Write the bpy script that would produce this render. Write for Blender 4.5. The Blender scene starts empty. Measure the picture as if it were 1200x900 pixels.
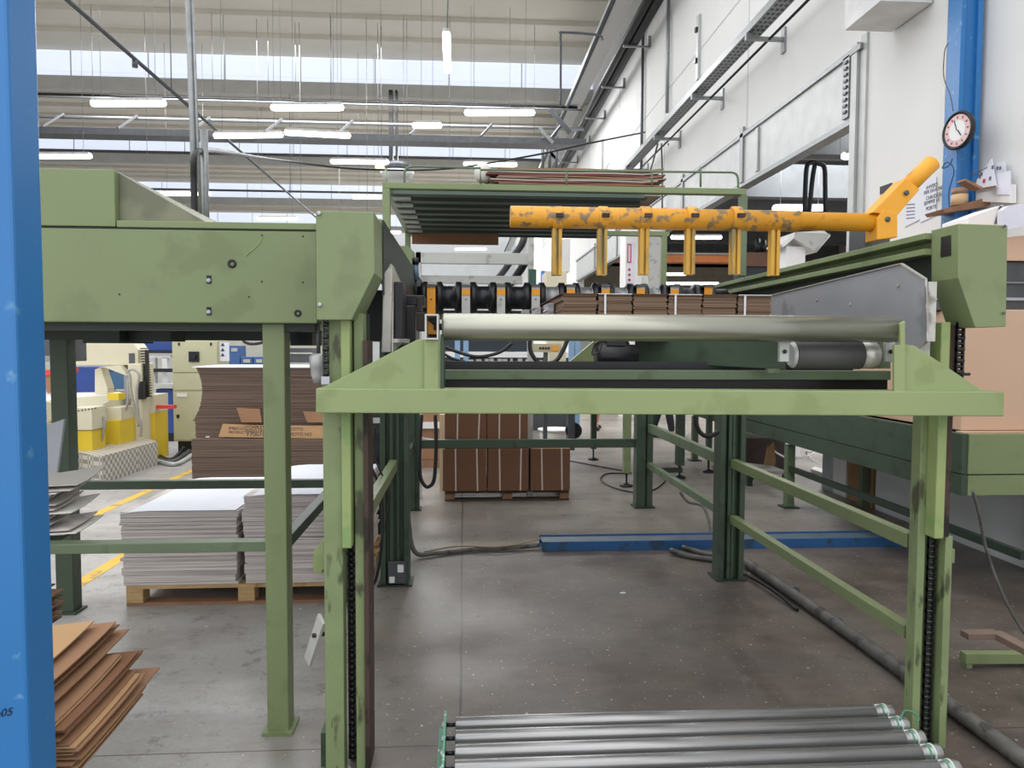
import bpy, math, random
from mathutils import Vector, Matrix
random.seed(7)
sc = bpy.context.scene
COL = sc.collection
# ------------------------------------------------------------------ camera
F = 870.0; YAW = math.atan(57/F); PIT = math.atan(44/F); ROLL = .004; CZ = 1.6
RM = Matrix.Rotation(-YAW, 3, 'Z') @ Matrix.Rotation(math.pi/2-PIT, 3, 'X') @ Matrix.Rotation(ROLL, 3, 'Z')
cd = bpy.data.cameras.new('camera'); cam = bpy.data.objects.new('camera', cd); COL.objects.link(cam)
cam.matrix_world = Matrix.Translation((0, 0, CZ)) @ RM.to_4x4()
cd.sensor_width = 36; cd.lens = 36*F/1200; cd.clip_end = 300
sc.camera = cam
def P(px, py, Y=None, X=None, Z=None):
    """world point on the plane Y=, X= or Z= that a photo pixel shows"""
    d = RM @ Vector(((px-600)/F, -(py-450)/F, -1))
    t = X/d.x if X is not None else Y/d.y if Y is not None else (Z-CZ)/d.z
    return Vector((d.x*t, d.y*t, CZ+d.z*t))
# ------------------------------------------------------------------ materials
def srgb(h):
    h = h.lstrip('#'); v = [int(h[i:i+2], 16)/255 for i in (0, 2, 4)]
    return tuple((c/12.92 if c <= .04045 else ((c+.055)/1.055)**2.4) for c in v)+(1,)
MATS = {}
def mat(name, col='#ffffff', rough=.55, metal=0., var=.12, scale=3., dirt=None, damt=.3, dscale=8., stretch=(1, 1, 1),
        bump=0., bscale=60., emit=0., alpha=None, spec=None, dstretch=(1, 1, 1)):
    if name in MATS: return MATS[name]
    m = bpy.data.materials.new(name); m.use_nodes = True; nt = m.node_tree; N = nt.nodes; L = nt.links
    b = N['Principled BSDF']; c = srgb(col)
    b.inputs['Roughness'].default_value = rough; b.inputs['Metallic'].default_value = metal
    if spec is not None: b.inputs['Specular IOR Level'].default_value = spec
    tc = N.new('ShaderNodeTexCoord')
    def noise(sc_, st, det=4):
        mp = N.new('ShaderNodeMapping'); mp.inputs['Scale'].default_value = st; L.new(tc.outputs['Object'], mp.inputs[0])
        n = N.new('ShaderNodeTexNoise'); n.inputs['Scale'].default_value = sc_; n.inputs['Detail'].default_value = det
        L.new(mp.outputs[0], n.inputs['Vector']); return n
    n = noise(scale, stretch)
    mx = N.new('ShaderNodeMix'); mx.data_type = 'RGBA'
    mx.inputs[6].default_value = tuple(x*(1-var) for x in c[:3])+(1,)
    mx.inputs[7].default_value = tuple(min(1, x*(1+var)) for x in c[:3])+(1,)
    r = N.new('ShaderNodeMapRange'); r.inputs[1].default_value = .3; r.inputs[2].default_value = .7
    L.new(n.outputs[0], r.inputs[0]); L.new(r.outputs[0], mx.inputs[0])
    out = mx.outputs[2]
    if dirt:
        d = noise(dscale, dstretch, 8)
        rr = N.new('ShaderNodeMapRange'); rr.inputs[1].default_value = .68-damt*.4; rr.inputs[2].default_value = .74-damt*.35
        L.new(d.outputs[0], rr.inputs[0])
        m2 = N.new('ShaderNodeMix'); m2.data_type = 'RGBA'; L.new(rr.outputs[0], m2.inputs[0])
        L.new(out, m2.inputs[6]); m2.inputs[7].default_value = srgb(dirt); out = m2.outputs[2]
    L.new(out, b.inputs['Base Color'])
    if bump:
        bn = noise(bscale, stretch); bp = N.new('ShaderNodeBump'); bp.inputs['Strength'].default_value = bump
        bp.inputs['Distance'].default_value = .01; L.new(bn.outputs[0], bp.inputs['Height']); L.new(bp.outputs[0], b.inputs['Normal'])
    if emit:
        L.new(out, b.inputs['Emission Color']); b.inputs['Emission Strength'].default_value = emit
    if alpha is not None: b.inputs['Alpha'].default_value = alpha
    MATS[name] = m; return m
G = mat('machine_green', '#7a8860', .42, var=.05, scale=1.5, dirt='#727f59', damt=.25, dscale=5)
GL = mat('beam_green', '#8a9969', .42, var=.05, scale=2, dirt='#82905f', damt=.3, dscale=7)
GW = mat('worn_green', '#7c8b62', .5, var=.12, scale=5, dirt='#4a4f39', damt=.3, dscale=16, dstretch=(1, 1, .35), bump=.15)
GB = mat('bright_green', '#92a26a', .45, var=.06, scale=6, dirt='#7f9a60', damt=.3)
GD = mat('shaded_green', '#394a3a', .5, var=.12, scale=3, dirt='#2f3d30', damt=.25)  # machine green for parts in shade, the darkness put into the colour
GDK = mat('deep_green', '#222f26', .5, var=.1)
GRL = mat('rail_green', '#607057', .5, var=.1, scale=4, dirt='#54634b', damt=.3)
HOOD = mat('hood_olive', '#7c7f68', .6, var=.1, scale=2, dirt='#6c6e5b', damt=.3, dscale=3)
RUST = mat('rusty_rail', '#4a3a34', .6, .3, var=.25, scale=20, dirt='#2b2522', damt=.4, stretch=(1, 1, .2))
BLUE = mat('column_blue', '#2b72b2', .38, var=.05, scale=2, dirt='#5a93c0', damt=.06, dscale=14)
BLUEW = mat('rail_blue', '#23568a', .45, var=.15, scale=4, dirt='#2a4560', damt=.3)
BLK = mat('black_plastic', '#15161a', .4, var=.2)
BLKM = mat('black_metal', '#24262a', .35, .4, var=.3, scale=8)
RUB = mat('dark_rubber', '#4a4b4b', .6, var=.06, scale=30)
HOSE = mat('hose_black', '#121315', .45)
GREYP = mat('grey_conduit', '#5b5a57', .6, var=.2, scale=15, dirt='#3d3b38', damt=.3)
STEEL = mat('brushed_steel', '#aeb1b8', .28, .45, var=.1, scale=3, dirt='#999ba1', damt=.15, dscale=4)
ALU = mat('roller_aluminium', '#a9aa9e', .3, .85, var=.05, scale=6, dirt='#a9aa9a', damt=.15, dscale=6)
ALUB = mat('plate_aluminium', '#b9b8b2', .4, .5, var=.15, scale=8, dirt='#85827a', damt=.3)
CHR = mat('roller_chrome', '#9c9c9d', .27, .65, var=.1, scale=10, stretch=(.3, 3, 3))
GALV = mat('galvanised', '#8f9294', .45, .6, var=.12, scale=25)
GALVL = mat('galvanised_light', '#b9bcbb', .5, .3, var=.08, scale=4)
GREYM = mat('grey_metal', '#55585c', .45, .4, var=.15, scale=6)
LGREY = mat('light_grey_paint', '#b8bab6', .5, var=.06, scale=3, dirt='#9b9b95', damt=.25)
YEL = mat('worn_yellow', '#d9992b', .5, var=.12, scale=6, dirt='#8a7454', damt=.4, dscale=24, bump=.2)
YELC = mat('clean_yellow', '#e3a028', .45, var=.05, scale=4, dirt='#c08420', damt=.2)
YELP = mat('prong_yellow', '#c79a3a', .5, var=.1, scale=8, dirt='#8d7a4a', damt=.35, dscale=14, dstretch=(1, 1, .2))
ORG = mat('orange_paint', '#e39a24', .5, var=.08)
CRM = mat('cream_paint', '#d5cfb6', .5, var=.04)
CRM2 = mat('cabinet_cream', '#bfbf9f', .5, var=.04)
MYEL = mat('machine_yellow', '#e0c232', .5, var=.05)
MBLUE = mat('machine_blue', '#26468f', .45, var=.1)
WALL = mat('wall_white', '#dfe0df', .8, var=.025, scale=1.2)
WALLG = mat('wall_grey', '#c6c9cb', .8, var=.05, scale=1)
CEIL = mat('ceiling_concrete', '#d0ccc2', .9, var=.04, scale=.6)
CEILD = mat('ceiling_beam_grey', '#b4b4b0', .8, var=.06)
SKYL = mat('skylight_glass', '#cdd5e6', .4, var=.03, scale=.5, emit=.5)
TUBEL = mat('lamp_glow', '#ffffff', .4, var=0, emit=3.2)
WHITE = mat('white_plastic', '#e6e6e6', .5, var=.02)
PAPER = mat('white_paper', '#dde0ea', .7, var=.02)
INK = mat('ink', '#3c3c46', .7)
INKR = mat('ink_red', '#c22a3a', .7)
RED = mat('red_paint', '#d8463c', .5)
WOOD = mat('pallet_wood', '#b49669', .7, var=.2, scale=6, stretch=(1, 8, 8), dirt='#8d7049', damt=.3)
WOODR = mat('pallet_wood_brown', '#8e6a52', .7, var=.2, scale=6)
WOODD = mat('pallet_wood_dark', '#4a3a2c', .7, var=.2, scale=6)
CARD = mat('cardboard', '#9a7458', .8, var=.08, scale=3)
CARDL = mat('cardboard_light', '#b7936b', .8, var=.06, scale=3)
CARDD = mat('cardboard_box_brown', '#6d4b37', .8, var=.08, scale=3)
CARDP = mat('cardboard_pale', '#cbab93', .85, var=.04, scale=2)
STRAP = mat('white_strap', '#c9beb0', .6)
KHAKI = mat('beige_panel', '#b7ae90', .6)
SKIN = mat('skin', '#b58a70', .6)
DCLOTH = mat('dark_cloth', '#1f2026', .8)
def layered(name, c1, c2, freq=220., rough=.85):
    """edge of a pile of sheets: thin level lines"""
    m = bpy.data.materials.new(name); m.use_nodes = True; nt = m.node_tree; N = nt.nodes; L = nt.links
    b = N['Principled BSDF']; b.inputs['Roughness'].default_value = rough
    tc = N.new('ShaderNodeTexCoord'); mp = N.new('ShaderNodeMapping'); mp.inputs['Scale'].default_value = (.6, .6, freq)
    L.new(tc.outputs['Object'], mp.inputs[0])
    n = N.new('ShaderNodeTexNoise'); n.inputs['Scale'].default_value = 1; n.inputs['Detail'].default_value = 5; n.inputs['Roughness'].default_value = .7
    L.new(mp.outputs[0], n.inputs['Vector'])
    r = N.new('ShaderNodeValToRGB'); r.color_ramp.elements[0].position = .36; r.color_ramp.elements[1].position = .6
    r.color_ramp.elements[0].color = srgb(c1); r.color_ramp.elements[1].color = srgb(c2)
    L.new(n.outputs[0], r.inputs[0]); L.new(r.outputs[0], b.inputs['Base Color']); return m
LBROWN = layered('board_edges_brown', '#4a3c34', '#766357', 130)
LKRAFT = layered('bundle_edges', '#54402f', '#8d7562', 170)
LWHITE = layered('paper_edges_white', '#8a8790', '#d8d5da', 110)
LPINK = layered('paper_edges_pink', '#9c9492', '#ddd6d3', 90)
LSHEET = layered('sheet_edges', '#5a3a38', '#b8a99a', 60)
def floor_material():
    m = bpy.data.materials.new('concrete_floor'); m.use_nodes = True; nt = m.node_tree; N = nt.nodes; L = nt.links
    b = N['Principled BSDF']; tc = N.new('ShaderNodeTexCoord')
    def nz(s, det, st=(1, 1, 1), rg=.5):
        mp = N.new('ShaderNodeMapping'); mp.inputs['Scale'].default_value = st; L.new(tc.outputs['Object'], mp.inputs[0])
        n = N.new('ShaderNodeTexNoise'); n.inputs['Scale'].default_value = s; n.inputs['Detail'].default_value = det; n.inputs['Roughness'].default_value = rg
        L.new(mp.outputs[0], n.inputs['Vector']); return n.outputs[0]
    def rng(x, a, b_, lo=0., hi=1.):
        r = N.new('ShaderNodeMapRange'); L.new(x, r.inputs[0])
        for i, v in enumerate((a, b_, lo, hi)): r.inputs[i+1].default_value = v
        return r.outputs[0]
    def mix(f, a, b_):
        x = N.new('ShaderNodeMix'); x.data_type = 'RGBA'
        if isinstance(f, float): x.inputs[0].default_value = f
        else: L.new(f, x.inputs[0])
        for i, v in ((6, a), (7, b_)):
            if isinstance(v, tuple): x.inputs[i].default_value = v
            else: L.new(v, x.inputs[i])
        return x.outputs[2]
    def mth(op, a, b_=None):
        x = N.new('ShaderNodeMath'); x.operation = op
        for i, v in enumerate((a, b_)):
            if v is None: continue
            if isinstance(v, (int, float)): x.inputs[i].default_value = v
            else: L.new(v, x.inputs[i])
        return x.outputs[0]
    sp = N.new('ShaderNodeSeparateXYZ'); L.new(tc.outputs['Object'], sp.inputs[0])
    X, Y = sp.outputs[0], sp.outputs[1]
    base = mix(rng(nz(.8, 6), .35, .65), srgb('#6f6963'), srgb('#8a857e'))
    # darker brown zone inside the machine bay, paler concrete beyond and to the left
    bay = mth('MULTIPLY', rng(Y, 5.9, 5.6), rng(X, -.5, .0))
    base = mix(mth('MULTIPLY', bay, rng(nz(1.6, 5), .3, .6, .35, .9)), base, srgb('#463c36'))
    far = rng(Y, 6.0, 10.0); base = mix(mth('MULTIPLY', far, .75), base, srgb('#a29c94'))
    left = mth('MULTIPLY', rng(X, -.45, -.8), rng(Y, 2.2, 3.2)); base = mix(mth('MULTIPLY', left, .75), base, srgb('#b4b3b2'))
    base = mix(mth('MULTIPLY', rng(nz(.55, 3, (1, 2.2, 1)), .5, .62), .28), base, srgb('#4c4b4e'))
    base = mix(mth('MULTIPLY', rng(nz(7, 10, (1, 1, 1), .75), .54, .66), .6), base, srgb('#443e39'))
    base = mix(mth('MULTIPLY', rng(nz(2.2, 8, (1, 1.5, 1), .7), .47, .6), .35), base, srgb('#7b6f66'))
    base = mix(mth('MULTIPLY', rng(nz(24, 6, (.25, 1, 1), .8), .62, .7), .4), base, srgb('#8f8880'))
    base = mix(mth('MULTIPLY', rng(nz(30, 10, (1, 1, 1), .9), .5, .7), .4), base, srgb('#4f4842'))
    base = mix(mth('MULTIPLY', rng(nz(3, 12, (1.4, .5, 1), .8), .6, .7), .35), base, srgb('#a09788'))
    base = mix(rng(nz(48, 2), .70, .72), base, srgb('#c8bda5'))
    jx = mth('LESS_THAN', mth('ABSOLUTE', mth('ADD', X, mth('MULTIPLY', nz(2, 2), .02))), .006)
    jx2 = mth('LESS_THAN', mth('ABSOLUTE', mth('SUBTRACT', mth('MODULO', mth('ADD', Y, 2.09), 5.0), 0)), .008)
    base = mix(mth('MULTIPLY', mth('MAXIMUM', jx, jx2), .75), base, srgb('#2c2826'))
    L.new(base, b.inputs['Base Color'])
    L.new(rng(nz(1.2, 5), .3, .7, .3, .52), b.inputs['Roughness'])
    bp = N.new('ShaderNodeBump'); bp.inputs['Strength'].default_value = .12; bp.inputs['Distance'].default_value = .01
    L.new(nz(14, 8), bp.inputs['Height']); L.new(bp.outputs[0], b.inputs['Normal'])
    return m
FLOOR = floor_material()
def tread_material():
    m = bpy.data.materials.new('tread_plate'); m.use_nodes = True; nt = m.node_tree; N = nt.nodes; L = nt.links
    b = N['Principled BSDF']; b.inputs['Roughness'].default_value = .4; b.inputs['Metallic'].default_value = .3
    tc = N.new('ShaderNodeTexCoord'); mp = N.new('ShaderNodeMapping'); mp.inputs['Scale'].default_value = (20, 20, 20)
    L.new(tc.outputs['Object'], mp.inputs[0]); c = N.new('ShaderNodeTexChecker'); c.inputs['Scale'].default_value = 1
    c.inputs[1].default_value = srgb('#dedbd4'); c.inputs[2].default_value = srgb('#a09c94')
    L.new(mp.outputs[0], c.inputs[0]); L.new(c.outputs[0], b.inputs['Base Color']); return m
TREAD = tread_material()
# ------------------------------------------------------------------ mesh helpers
WL = {}
class MB:
    def __init__(s): s.v = []; s.f = []; s.sm = []
    def face(s, pts, smooth=False):
        i = len(s.v); s.v += [Vector(p) for p in pts]; s.f.append(list(range(i, i+len(pts)))); s.sm.append(smooth); return s
    def add(s, vs, fs, smooth=False):
        i = len(s.v); s.v += [Vector(p) for p in vs]
        for f in fs: s.f.append([k+i for k in f]); s.sm.append(smooth)
        return s
    def box(s, a, b):
        x0, x1 = sorted((a[0], b[0])); y0, y1 = sorted((a[1], b[1])); z0, z1 = sorted((a[2], b[2]))
        return s.add([(x0, y0, z0), (x1, y0, z0), (x1, y1, z0), (x0, y1, z0), (x0, y0, z1), (x1, y0, z1), (x1, y1, z1), (x0, y1, z1)],
                     [(0, 3, 2, 1), (4, 5, 6, 7), (0, 1, 5, 4), (1, 2, 6, 5), (2, 3, 7, 6), (3, 0, 4, 7)])
    def bar(s, p, q, w, h, up=(0, 0, 1)):
        p, q = Vector(p), Vector(q); d = (q-p).normalized(); u = Vector(up)
        r = d.cross(u).normalized(); u = r.cross(d).normalized(); r *= w/2; u *= h/2
        return s.add([p-r-u, p+r-u, p+r+u, p-r+u, q-r-u, q+r-u, q+r+u, q-r+u],
                     [(0, 1, 2, 3), (7, 6, 5, 4), (0, 4, 5, 1), (1, 5, 6, 2), (2, 6, 7, 3), (3, 7, 4, 0)])
    def prism(s, poly, vec):
        n = len(poly); vec = Vector(vec); a = [Vector(p) for p in poly]
        nrm = Vector((0, 0, 0))
        for i in range(n): nrm += a[i].cross(a[(i+1) % n])
        if nrm.dot(vec) > 0: a.reverse()
        return s.add(a+[p+vec for p in a], [tuple(range(n)), tuple(range(2*n-1, n-1, -1))]+[(i, i+n, (i+1) % n+n, (i+1) % n) for i in range(n)])
    def rings(s, rings, smooth=True, caps=True):
        i = len(s.v); n = len(rings[0])
        for r in rings: s.v += r
        for k in range(len(rings)-1):
            for j in range(n):
                a = i+k*n+j; b = i+k*n+(j+1) % n
                s.f.append([a, b, b+n, a+n]); s.sm.append(smooth)
        if caps:
            s.f.append(list(range(i+n-1, i-1, -1))); s.sm.append(False)
            e = i+(len(rings)-1)*n; s.f.append(list(range(e, e+n))); s.sm.append(False)
        return s
    def tube(s, pts, r, n=10, caps=True):
        pts = [Vector(p) for p in pts]; rs = []; u = None
        for i, p in enumerate(pts):
            d = (pts[min(i+1, len(pts)-1)]-pts[max(i-1, 0)]).normalized()
            if u is None: u = d.orthogonal().normalized()
            u = (u-d*u.dot(d)).normalized(); w = d.cross(u)
            rr = r[i] if isinstance(r, (list, tuple)) else r
            rs.append([p+(u*math.cos(t)+w*math.sin(t))*rr for t in [2*math.pi*k/n for k in range(n)]])
        return s.rings(rs, True, caps)
    def cyl(s, p, q, r, n=20): return s.tube([p, q], r, n)
    def lathe(s, p, axis, prof, n=24):
        p = Vector(p); d = Vector(axis).normalized(); u = d.orthogonal().normalized(); w = d.cross(u)
        return s.rings([[p+d*t+(u*math.cos(a)+w*math.sin(a))*max(r, 1e-4) for a in [2*math.pi*k/n for k in range(n)]] for t, r in prof])
    def build(s, name, m, parent=None, loc=None, bevel=0.):
        o0 = WL[parent.name] if parent else Vector(loc) if loc is not None else Vector((0, 0, 0))
        me = bpy.data.meshes.new(name); me.from_pydata([tuple(v-o0) for v in s.v], [], s.f)
        me.polygons.foreach_set('use_smooth', s.sm); me.materials.append(m); me.update()
        o = bpy.data.objects.new(name, me); COL.objects.link(o)
        if parent: o.parent = parent
        else: o.location = o0
        WL[o.name] = o0
        if bevel:
            b = o.modifiers.new('bevel', 'BEVEL'); b.width = bevel; b.segments = 2; b.limit_method = 'ANGLE'; b.angle_limit = 1.0
        return o
def smooth_path(pts, n=6):
    pts = [Vector(p) for p in pts]; out = []
    for i in range(len(pts)-1):
        p0 = pts[max(i-1, 0)]; p1 = pts[i]; p2 = pts[i+1]; p3 = pts[min(i+2, len(pts)-1)]
        for k in range(n):
            t = k/n; out.append(.5*((2*p1)+(p2-p0)*t+(2*p0-5*p1+4*p2-p3)*t*t+(3*p1-p0-3*p2+p3)*t**3))
    return out+[pts[-1]]
def tag(o, label, cat, group=None, kind=None):
    o['label'] = label; o['category'] = cat
    if group: o['group'] = group
    if kind: o['kind'] = kind
    return o
def thing(name, loc, label, cat, group=None):
    o = bpy.data.objects.new(name, None); COL.objects.link(o); o.location = loc; o.empty_display_size = .1
    WL[o.name] = Vector(loc); return tag(o, label, cat, group)
def struct(name, mb, m, loc=(0, 0, 0), bevel=0.):
    o = mb.build(name, m, None, loc, bevel); o['kind'] = 'structure'; return o
def dup(o, loc, label=None, parent=None):
    c = o.copy(); COL.objects.link(c)
    if parent: c.parent = parent
    else: c.location = loc
    if label: c['label'] = label
    WL[c.name] = Vector(loc)
    for ch in list(o.children):
        if ch.name in WL: dup(ch, loc, None, c)
    return c
def fbox(x0, y0, x1, y1, Y, dep):
    """box whose front face at depth Y covers that part of the photo, dep deep"""
    a = P(x0, (y0+y1)/2, Y=Y); b = P(x1, (y0+y1)/2, Y=Y); c = P((x0+x1)/2, y0, Y=Y); d = P((x0+x1)/2, y1, Y=Y)
    return MB().box((a.x, Y, d.z), (b.x, Y+dep, c.z))
def fpoly(pts, Y, dep):
    return MB().prism([P(x, y, Y=Y) for x, y in pts], (0, dep, 0))
def text_mesh(name, body, size, origin, xdir, up, m, parent, depth=.001):
    cu = bpy.data.curves.new(name, 'FONT'); cu.body = body; cu.size = size; cu.extrude = depth
    t = bpy.data.objects.new(name+'_t', cu); COL.objects.link(t)
    dg = bpy.context.evaluated_depsgraph_get(); me = bpy.data.meshes.new_from_object(t.evaluated_get(dg))
    bpy.data.objects.remove(t)
    x = Vector(xdir).normalized(); u = Vector(up).normalized(); n = x.cross(u)
    mb = MB(); mb.add([Vector(origin)+x*v.co.x+u*v.co.y+n*v.co.z for v in me.vertices], [tuple(p.vertices) for p in me.polygons])
    bpy.data.meshes.remove(me)
    return mb.build(name, m, parent)
# ------------------------------------------------------------------ setting
struct('floor', MB().face([(-28, -3, 0), (16, -3, 0), (16, 70, 0), (-28, 70, 0)]), FLOOR)
Z0 = 10.0; ZG = 10.95; PER = 9.7; Y1 = 25.0
for k in range(-1, 4):
    ya = Y1+PER*(k-1) if k >= 0 else Y1-2*PER; yb = ya+PER
    if k == -1: continue
    pts = []
    for i in range(5):
        a = ya+(yb-ya)*i/5; b = ya+(yb-ya)*(i+1)/5; za = Z0+(ZG-Z0)*i/5; zb = Z0+(ZG-Z0)*(i+1)/5
        pts += [(a, za), (b, zb+.14)] if i < 4 else [(a, za), (b, zb)]
    mb = MB()
    for (a, za), (b, zb) in zip(pts[:-1], pts[1:]):
        mb.box((0, 0, 0), (0, 0, 0)) if False else mb.face([(-25, a, za), (-25, b, zb), (4.5, b, zb), (4.5, a, za)])
    mb.face([(-25, ya, Z0+.3), (4.5, ya, Z0+.3), (4.5, yb, ZG+.3), (-25, yb, ZG+.3)])
    struct('ceiling' if k == 0 else 'ceiling_%d' % k, mb, CEIL)
    if True:
        w = struct('window_%d' % (k+1), MB().box((-25, yb+.02, Z0+.14), (4.5, yb+.06, ZG)), SKYL, (0, yb, Z0))
        mu = MB()
        x = -24.5
        while x < 4.3: mu.box((x, yb-.02, Z0+.14), (x+.03, yb+.015, ZG)); x += 2.4
        o = mu.build('window_mullion', WALLG, w)
    mb = MB().box((-25, yb-.1, Z0-.28), (4.5, yb+.2, Z0+.14)); struct('trim_%d' % (k+1), mb, CEILD, (0, yb, Z0))
struct('trim_20', MB().box((-25, 14.6, 9.7), (4.5, 15.4, 10.05)), CEILD, (0, 15, 9.7))
# right wall: pieces round the big doorway, far part, near recessed part
XW = 4.3; YD0 = 8.05; YD1 = 28.0
mb = MB()
mb.box((XW, 6.5, 0), (XW+.25, YD0, 11)); mb.box((XW, YD0, 4.75), (XW+.25, YD1, 11)); mb.box((XW, YD1, 0), (XW+.25, 62, 11))
struct('wall_right', mb, WALL)
struct('wall_right_near', MB().box((4.43, -1, 0), (4.65, 6.5, 11)), WALL)
gm = MB()
for z in (7.0,):
    gm.box((XW-.006, 6.8, z), (XW+.01, 60, z+.03))
for y in (11.2, 15.9, 20.6, 25.3, 30, 35, 40): gm.box((XW-.006, y, 4.8), (XW+.01, y+.03, 10.2))
struct('trim_6', gm, WALLG)
lt = MB().box((XW-.04, YD0, 4.12), (XW+.12, YD1, 4.8)); struct('trim_7', lt, GALVL)
lt = MB().box((XW-.07, YD0-.2, 4.8), (XW+.02, YD1, 4.86)); lt.box((XW-.05, YD0, 4.06), (XW+.12, YD1, 4.12))
for y in (11.2, 14.3, 17.4, 20.5, 24): lt.box((XW-.07, y, 4.12), (XW-.03, y+.12, 4.95))
struct('trim_8', lt, GALV)
# door jamb with hinge comb
jm = MB().box((XW-.06, YD0-.12, 0), (XW+.1, YD0, 4.9)); jm.box((XW-.03, YD0-.26, 0), (XW+.05, YD0-.14, 4.95))
struct('trim_9', jm, GALVL)
jm = MB().box((XW-.07, YD0+.02, 4.15), (XW-.02, YD0+.16, 4.82)); struct('trim_10', jm, GALV)
jm = MB()
for i in range(9): jm.box((XW-.085, YD0+.05, 4.2+i*.068), (XW-.069, YD0+.12, 4.225+i*.068))
struct('trim_11', jm, BLKM)
# far walls
struct('wall_back', MB().box((-28, 62, 0), (16, 62.3, 11)), WALLG)
struct('wall_left', MB().box((-25.3, 5, 0), (-25, 62, 11)), WALLG)
# hall seen through the doorway
struct('ceiling_side_hall', MB().box((4.6, 6.8, 6.2), (15.5, 40, 6.4)), mat('side_ceiling', '#6d6f72', .9, var=.1, scale=.6))
mb = MB()
for y in range(10, 40, 4): mb.box((4.6, y, 5.3), (15.5, y+.35, 6.2))
struct('trim_12', mb, mat('side_beams', '#55585b', .8))
struct('wall_side_hall', MB().box((4.6, 34, 0), (15.5, 34.2, 6.2)), mat('side_wall', '#a79f90', .9, var=.1))
struct('wall_side_hall_far', MB().box((15.5, 6.8, 0), (15.7, 34, 6.2)), mat('side_wall', '#a79f90', .9, var=.1))
struct('wall_block_left', MB().box((-14, 17.6, 0), (-2.6, 17.8, 2.35)), mat('block_wall', '#b9b9b0', .9, var=.08, scale=2))
# painted floor lines
YLN = mat('line_yellow', '#d9b042', .7, var=.1, dirt='#a8925c', damt=.3)
struct('trim_13', MB().box((-3.51, 6.2, 0), (-3.41, 12, .002)), YLN)
struct('trim_14', MB().box((-2.62, 3.9, 0), (-2.52, 8.0, .002)), YLN)
# ------------------------------------------------------------------ blue columns
c = thing('steel_column', (-1.24, 2.0, 0), 'large bright blue steel column standing at the left edge, handwritten 05 on it', 'column')
MB().box((-1.29, 1.93, 0), (-1.111, 2.06, 4.2)).build('column_shaft', BLUE, c, bevel=.008)
MB().box((-1.33, 1.9, 0), (-1.085, 2.10, .012)).build('base_plate', BLUE, c)
o = P(-7, 841, Y=1.929)
text_mesh('handwriting', 'n05', .03, o, (1, 0, .12), (.25, 0, 1), mat('marker', '#0d1b33', .6), c, .0006)
c = thing('steel_column', (4.29, 6.2, 0), 'slim blue steel column running up the white wall behind a wall clock', 'column')
MB().box((4.19, 6.15, 0), (4.23, 6.33, 11)).box((4.34, 6.15, 0), (4.384, 6.33, 11)).build('flange', BLUE, c, bevel=.003)
MB().box((4.23, 6.19, 0), (4.34, 6.22, 11)).build('web', BLUE, c)
# ------------------------------------------------------------------ left machine casing
YC = 3.0
t = thing('casing_machine', (-1.5, 3.7, 0), 'wide green machine housing on square legs, hooded top and bolted front panel', 'machine')
zb = P(200, 378, Y=YC).z; x1 = P(371, 300, Y=YC).x; zt = P(200, 269, Y=YC).z
MB().box((-2.75, YC, zb), (x1, 4.6, zt)).build('front_panel', G, t, bevel=.004)
MB().box((-2.75, YC+.006, zt), (x1, 4.6, zt+.006)).build('seam', BLK, t)
MB().box((P(137, 262, Y=YC).x, YC-.004, zt+.006), (x1, 4.6, P(250, 260, Y=YC).z)).build('top_lip', G, t, bevel=.003)
zh = P(90, 198, Y=YC).z; xh = P(135, 230, Y=YC).x
MB().box((-2.75, YC-.004, zt+.008), (xh, 4.3, zh)).build('hood', G, t, bevel=.003)
MB().prism([(xh, YC+.03, zt+.03), P(243, 261, Y=YC+.03), (xh, YC+.03, zh-.004)], (0, 1.2, 0)).build('hood_slope', HOOD, t, bevel=.002)
for (px, py, r) in ((272, 309, .017), (349, 367, .014)):
    q = P(px, py, Y=YC); MB().lathe((q.x, YC+.004, q.z), (0, -1, 0), [(0, r), (.008, r), (.008, r*.5), (.003, r*.4)]).build('plug', BLK, t)
for (px, py) in ((245, 327), (245, 364)):
    q = P(px, py, Y=YC); b = MB().box((q.x-.009, YC-.002, q.z-.018), (q.x+.009, YC+.004, q.z+.014)).build('slot', BLK, t)
    MB().lathe((q.x, YC, q.z-.006), (0, -1, 0), [(0, .009), (.008, .009), (.01, .006)], 8).build('bolt', STEEL, b)
for (px, py) in ((140, 345), (307, 330), (355, 331), (292, 348), (307, 276), (355, 277)):
    q = P(px, py, Y=YC); MB().lathe((q.x, YC+.002, q.z), (0, -1, 0), [(0, .004), (.003, .004)], 8).build('screw_hole', BLK, t)
MB().tube([P(308, 277, Y=YC-.001), P(303, 287, Y=YC-.001), P(295, 294, Y=YC-.001), P(289, 300, Y=YC-.001)], .0018, 5).build('paint_scratch', GB, t)
MB().box((-2.6, YC+.05, zb-.03), (x1-.02, YC+.12, zb)).build('under_rail', GDK, t)
MB().box((-2.6, 4.48, zb-.06), (x1-.02, 4.6, zb)).build('under_rail', GDK, t)
q0 = P(97, 394, Y=3.8); q1 = P(140, 394, Y=3.8)
MB().box((q0.x, 3.8, zb-.08), (q1.x, 4.2, zb)).build('gearbox', GDK, t)
q0 = P(140, 398, Y=3.9); q1 = P(200, 398, Y=3.9)
MB().box((q0.x, 3.9, zb-.07), (q1.x, 4.1, zb-.02)).build('gearbox', GDK, t)
def sqleg(mb, x0, x1, y0, y1, z0, z1): return mb.box((x0, y0, z0), (x1, y1, z1))
xl0 = P(310, 600, Y=3.04).x; xl1 = P(335.5, 600, Y=3.04).x
lg = MB().box((xl0, 3.04, .01), (xl1, 3.14, zb)).build('leg', G, t, bevel=.004)
MB().box((xl0-.018, 3.02, 0), (xl1+.018, 3.16, .014)).build('foot_plate', G, lg)
xf0, xf1 = -2.41, -2.31
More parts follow.
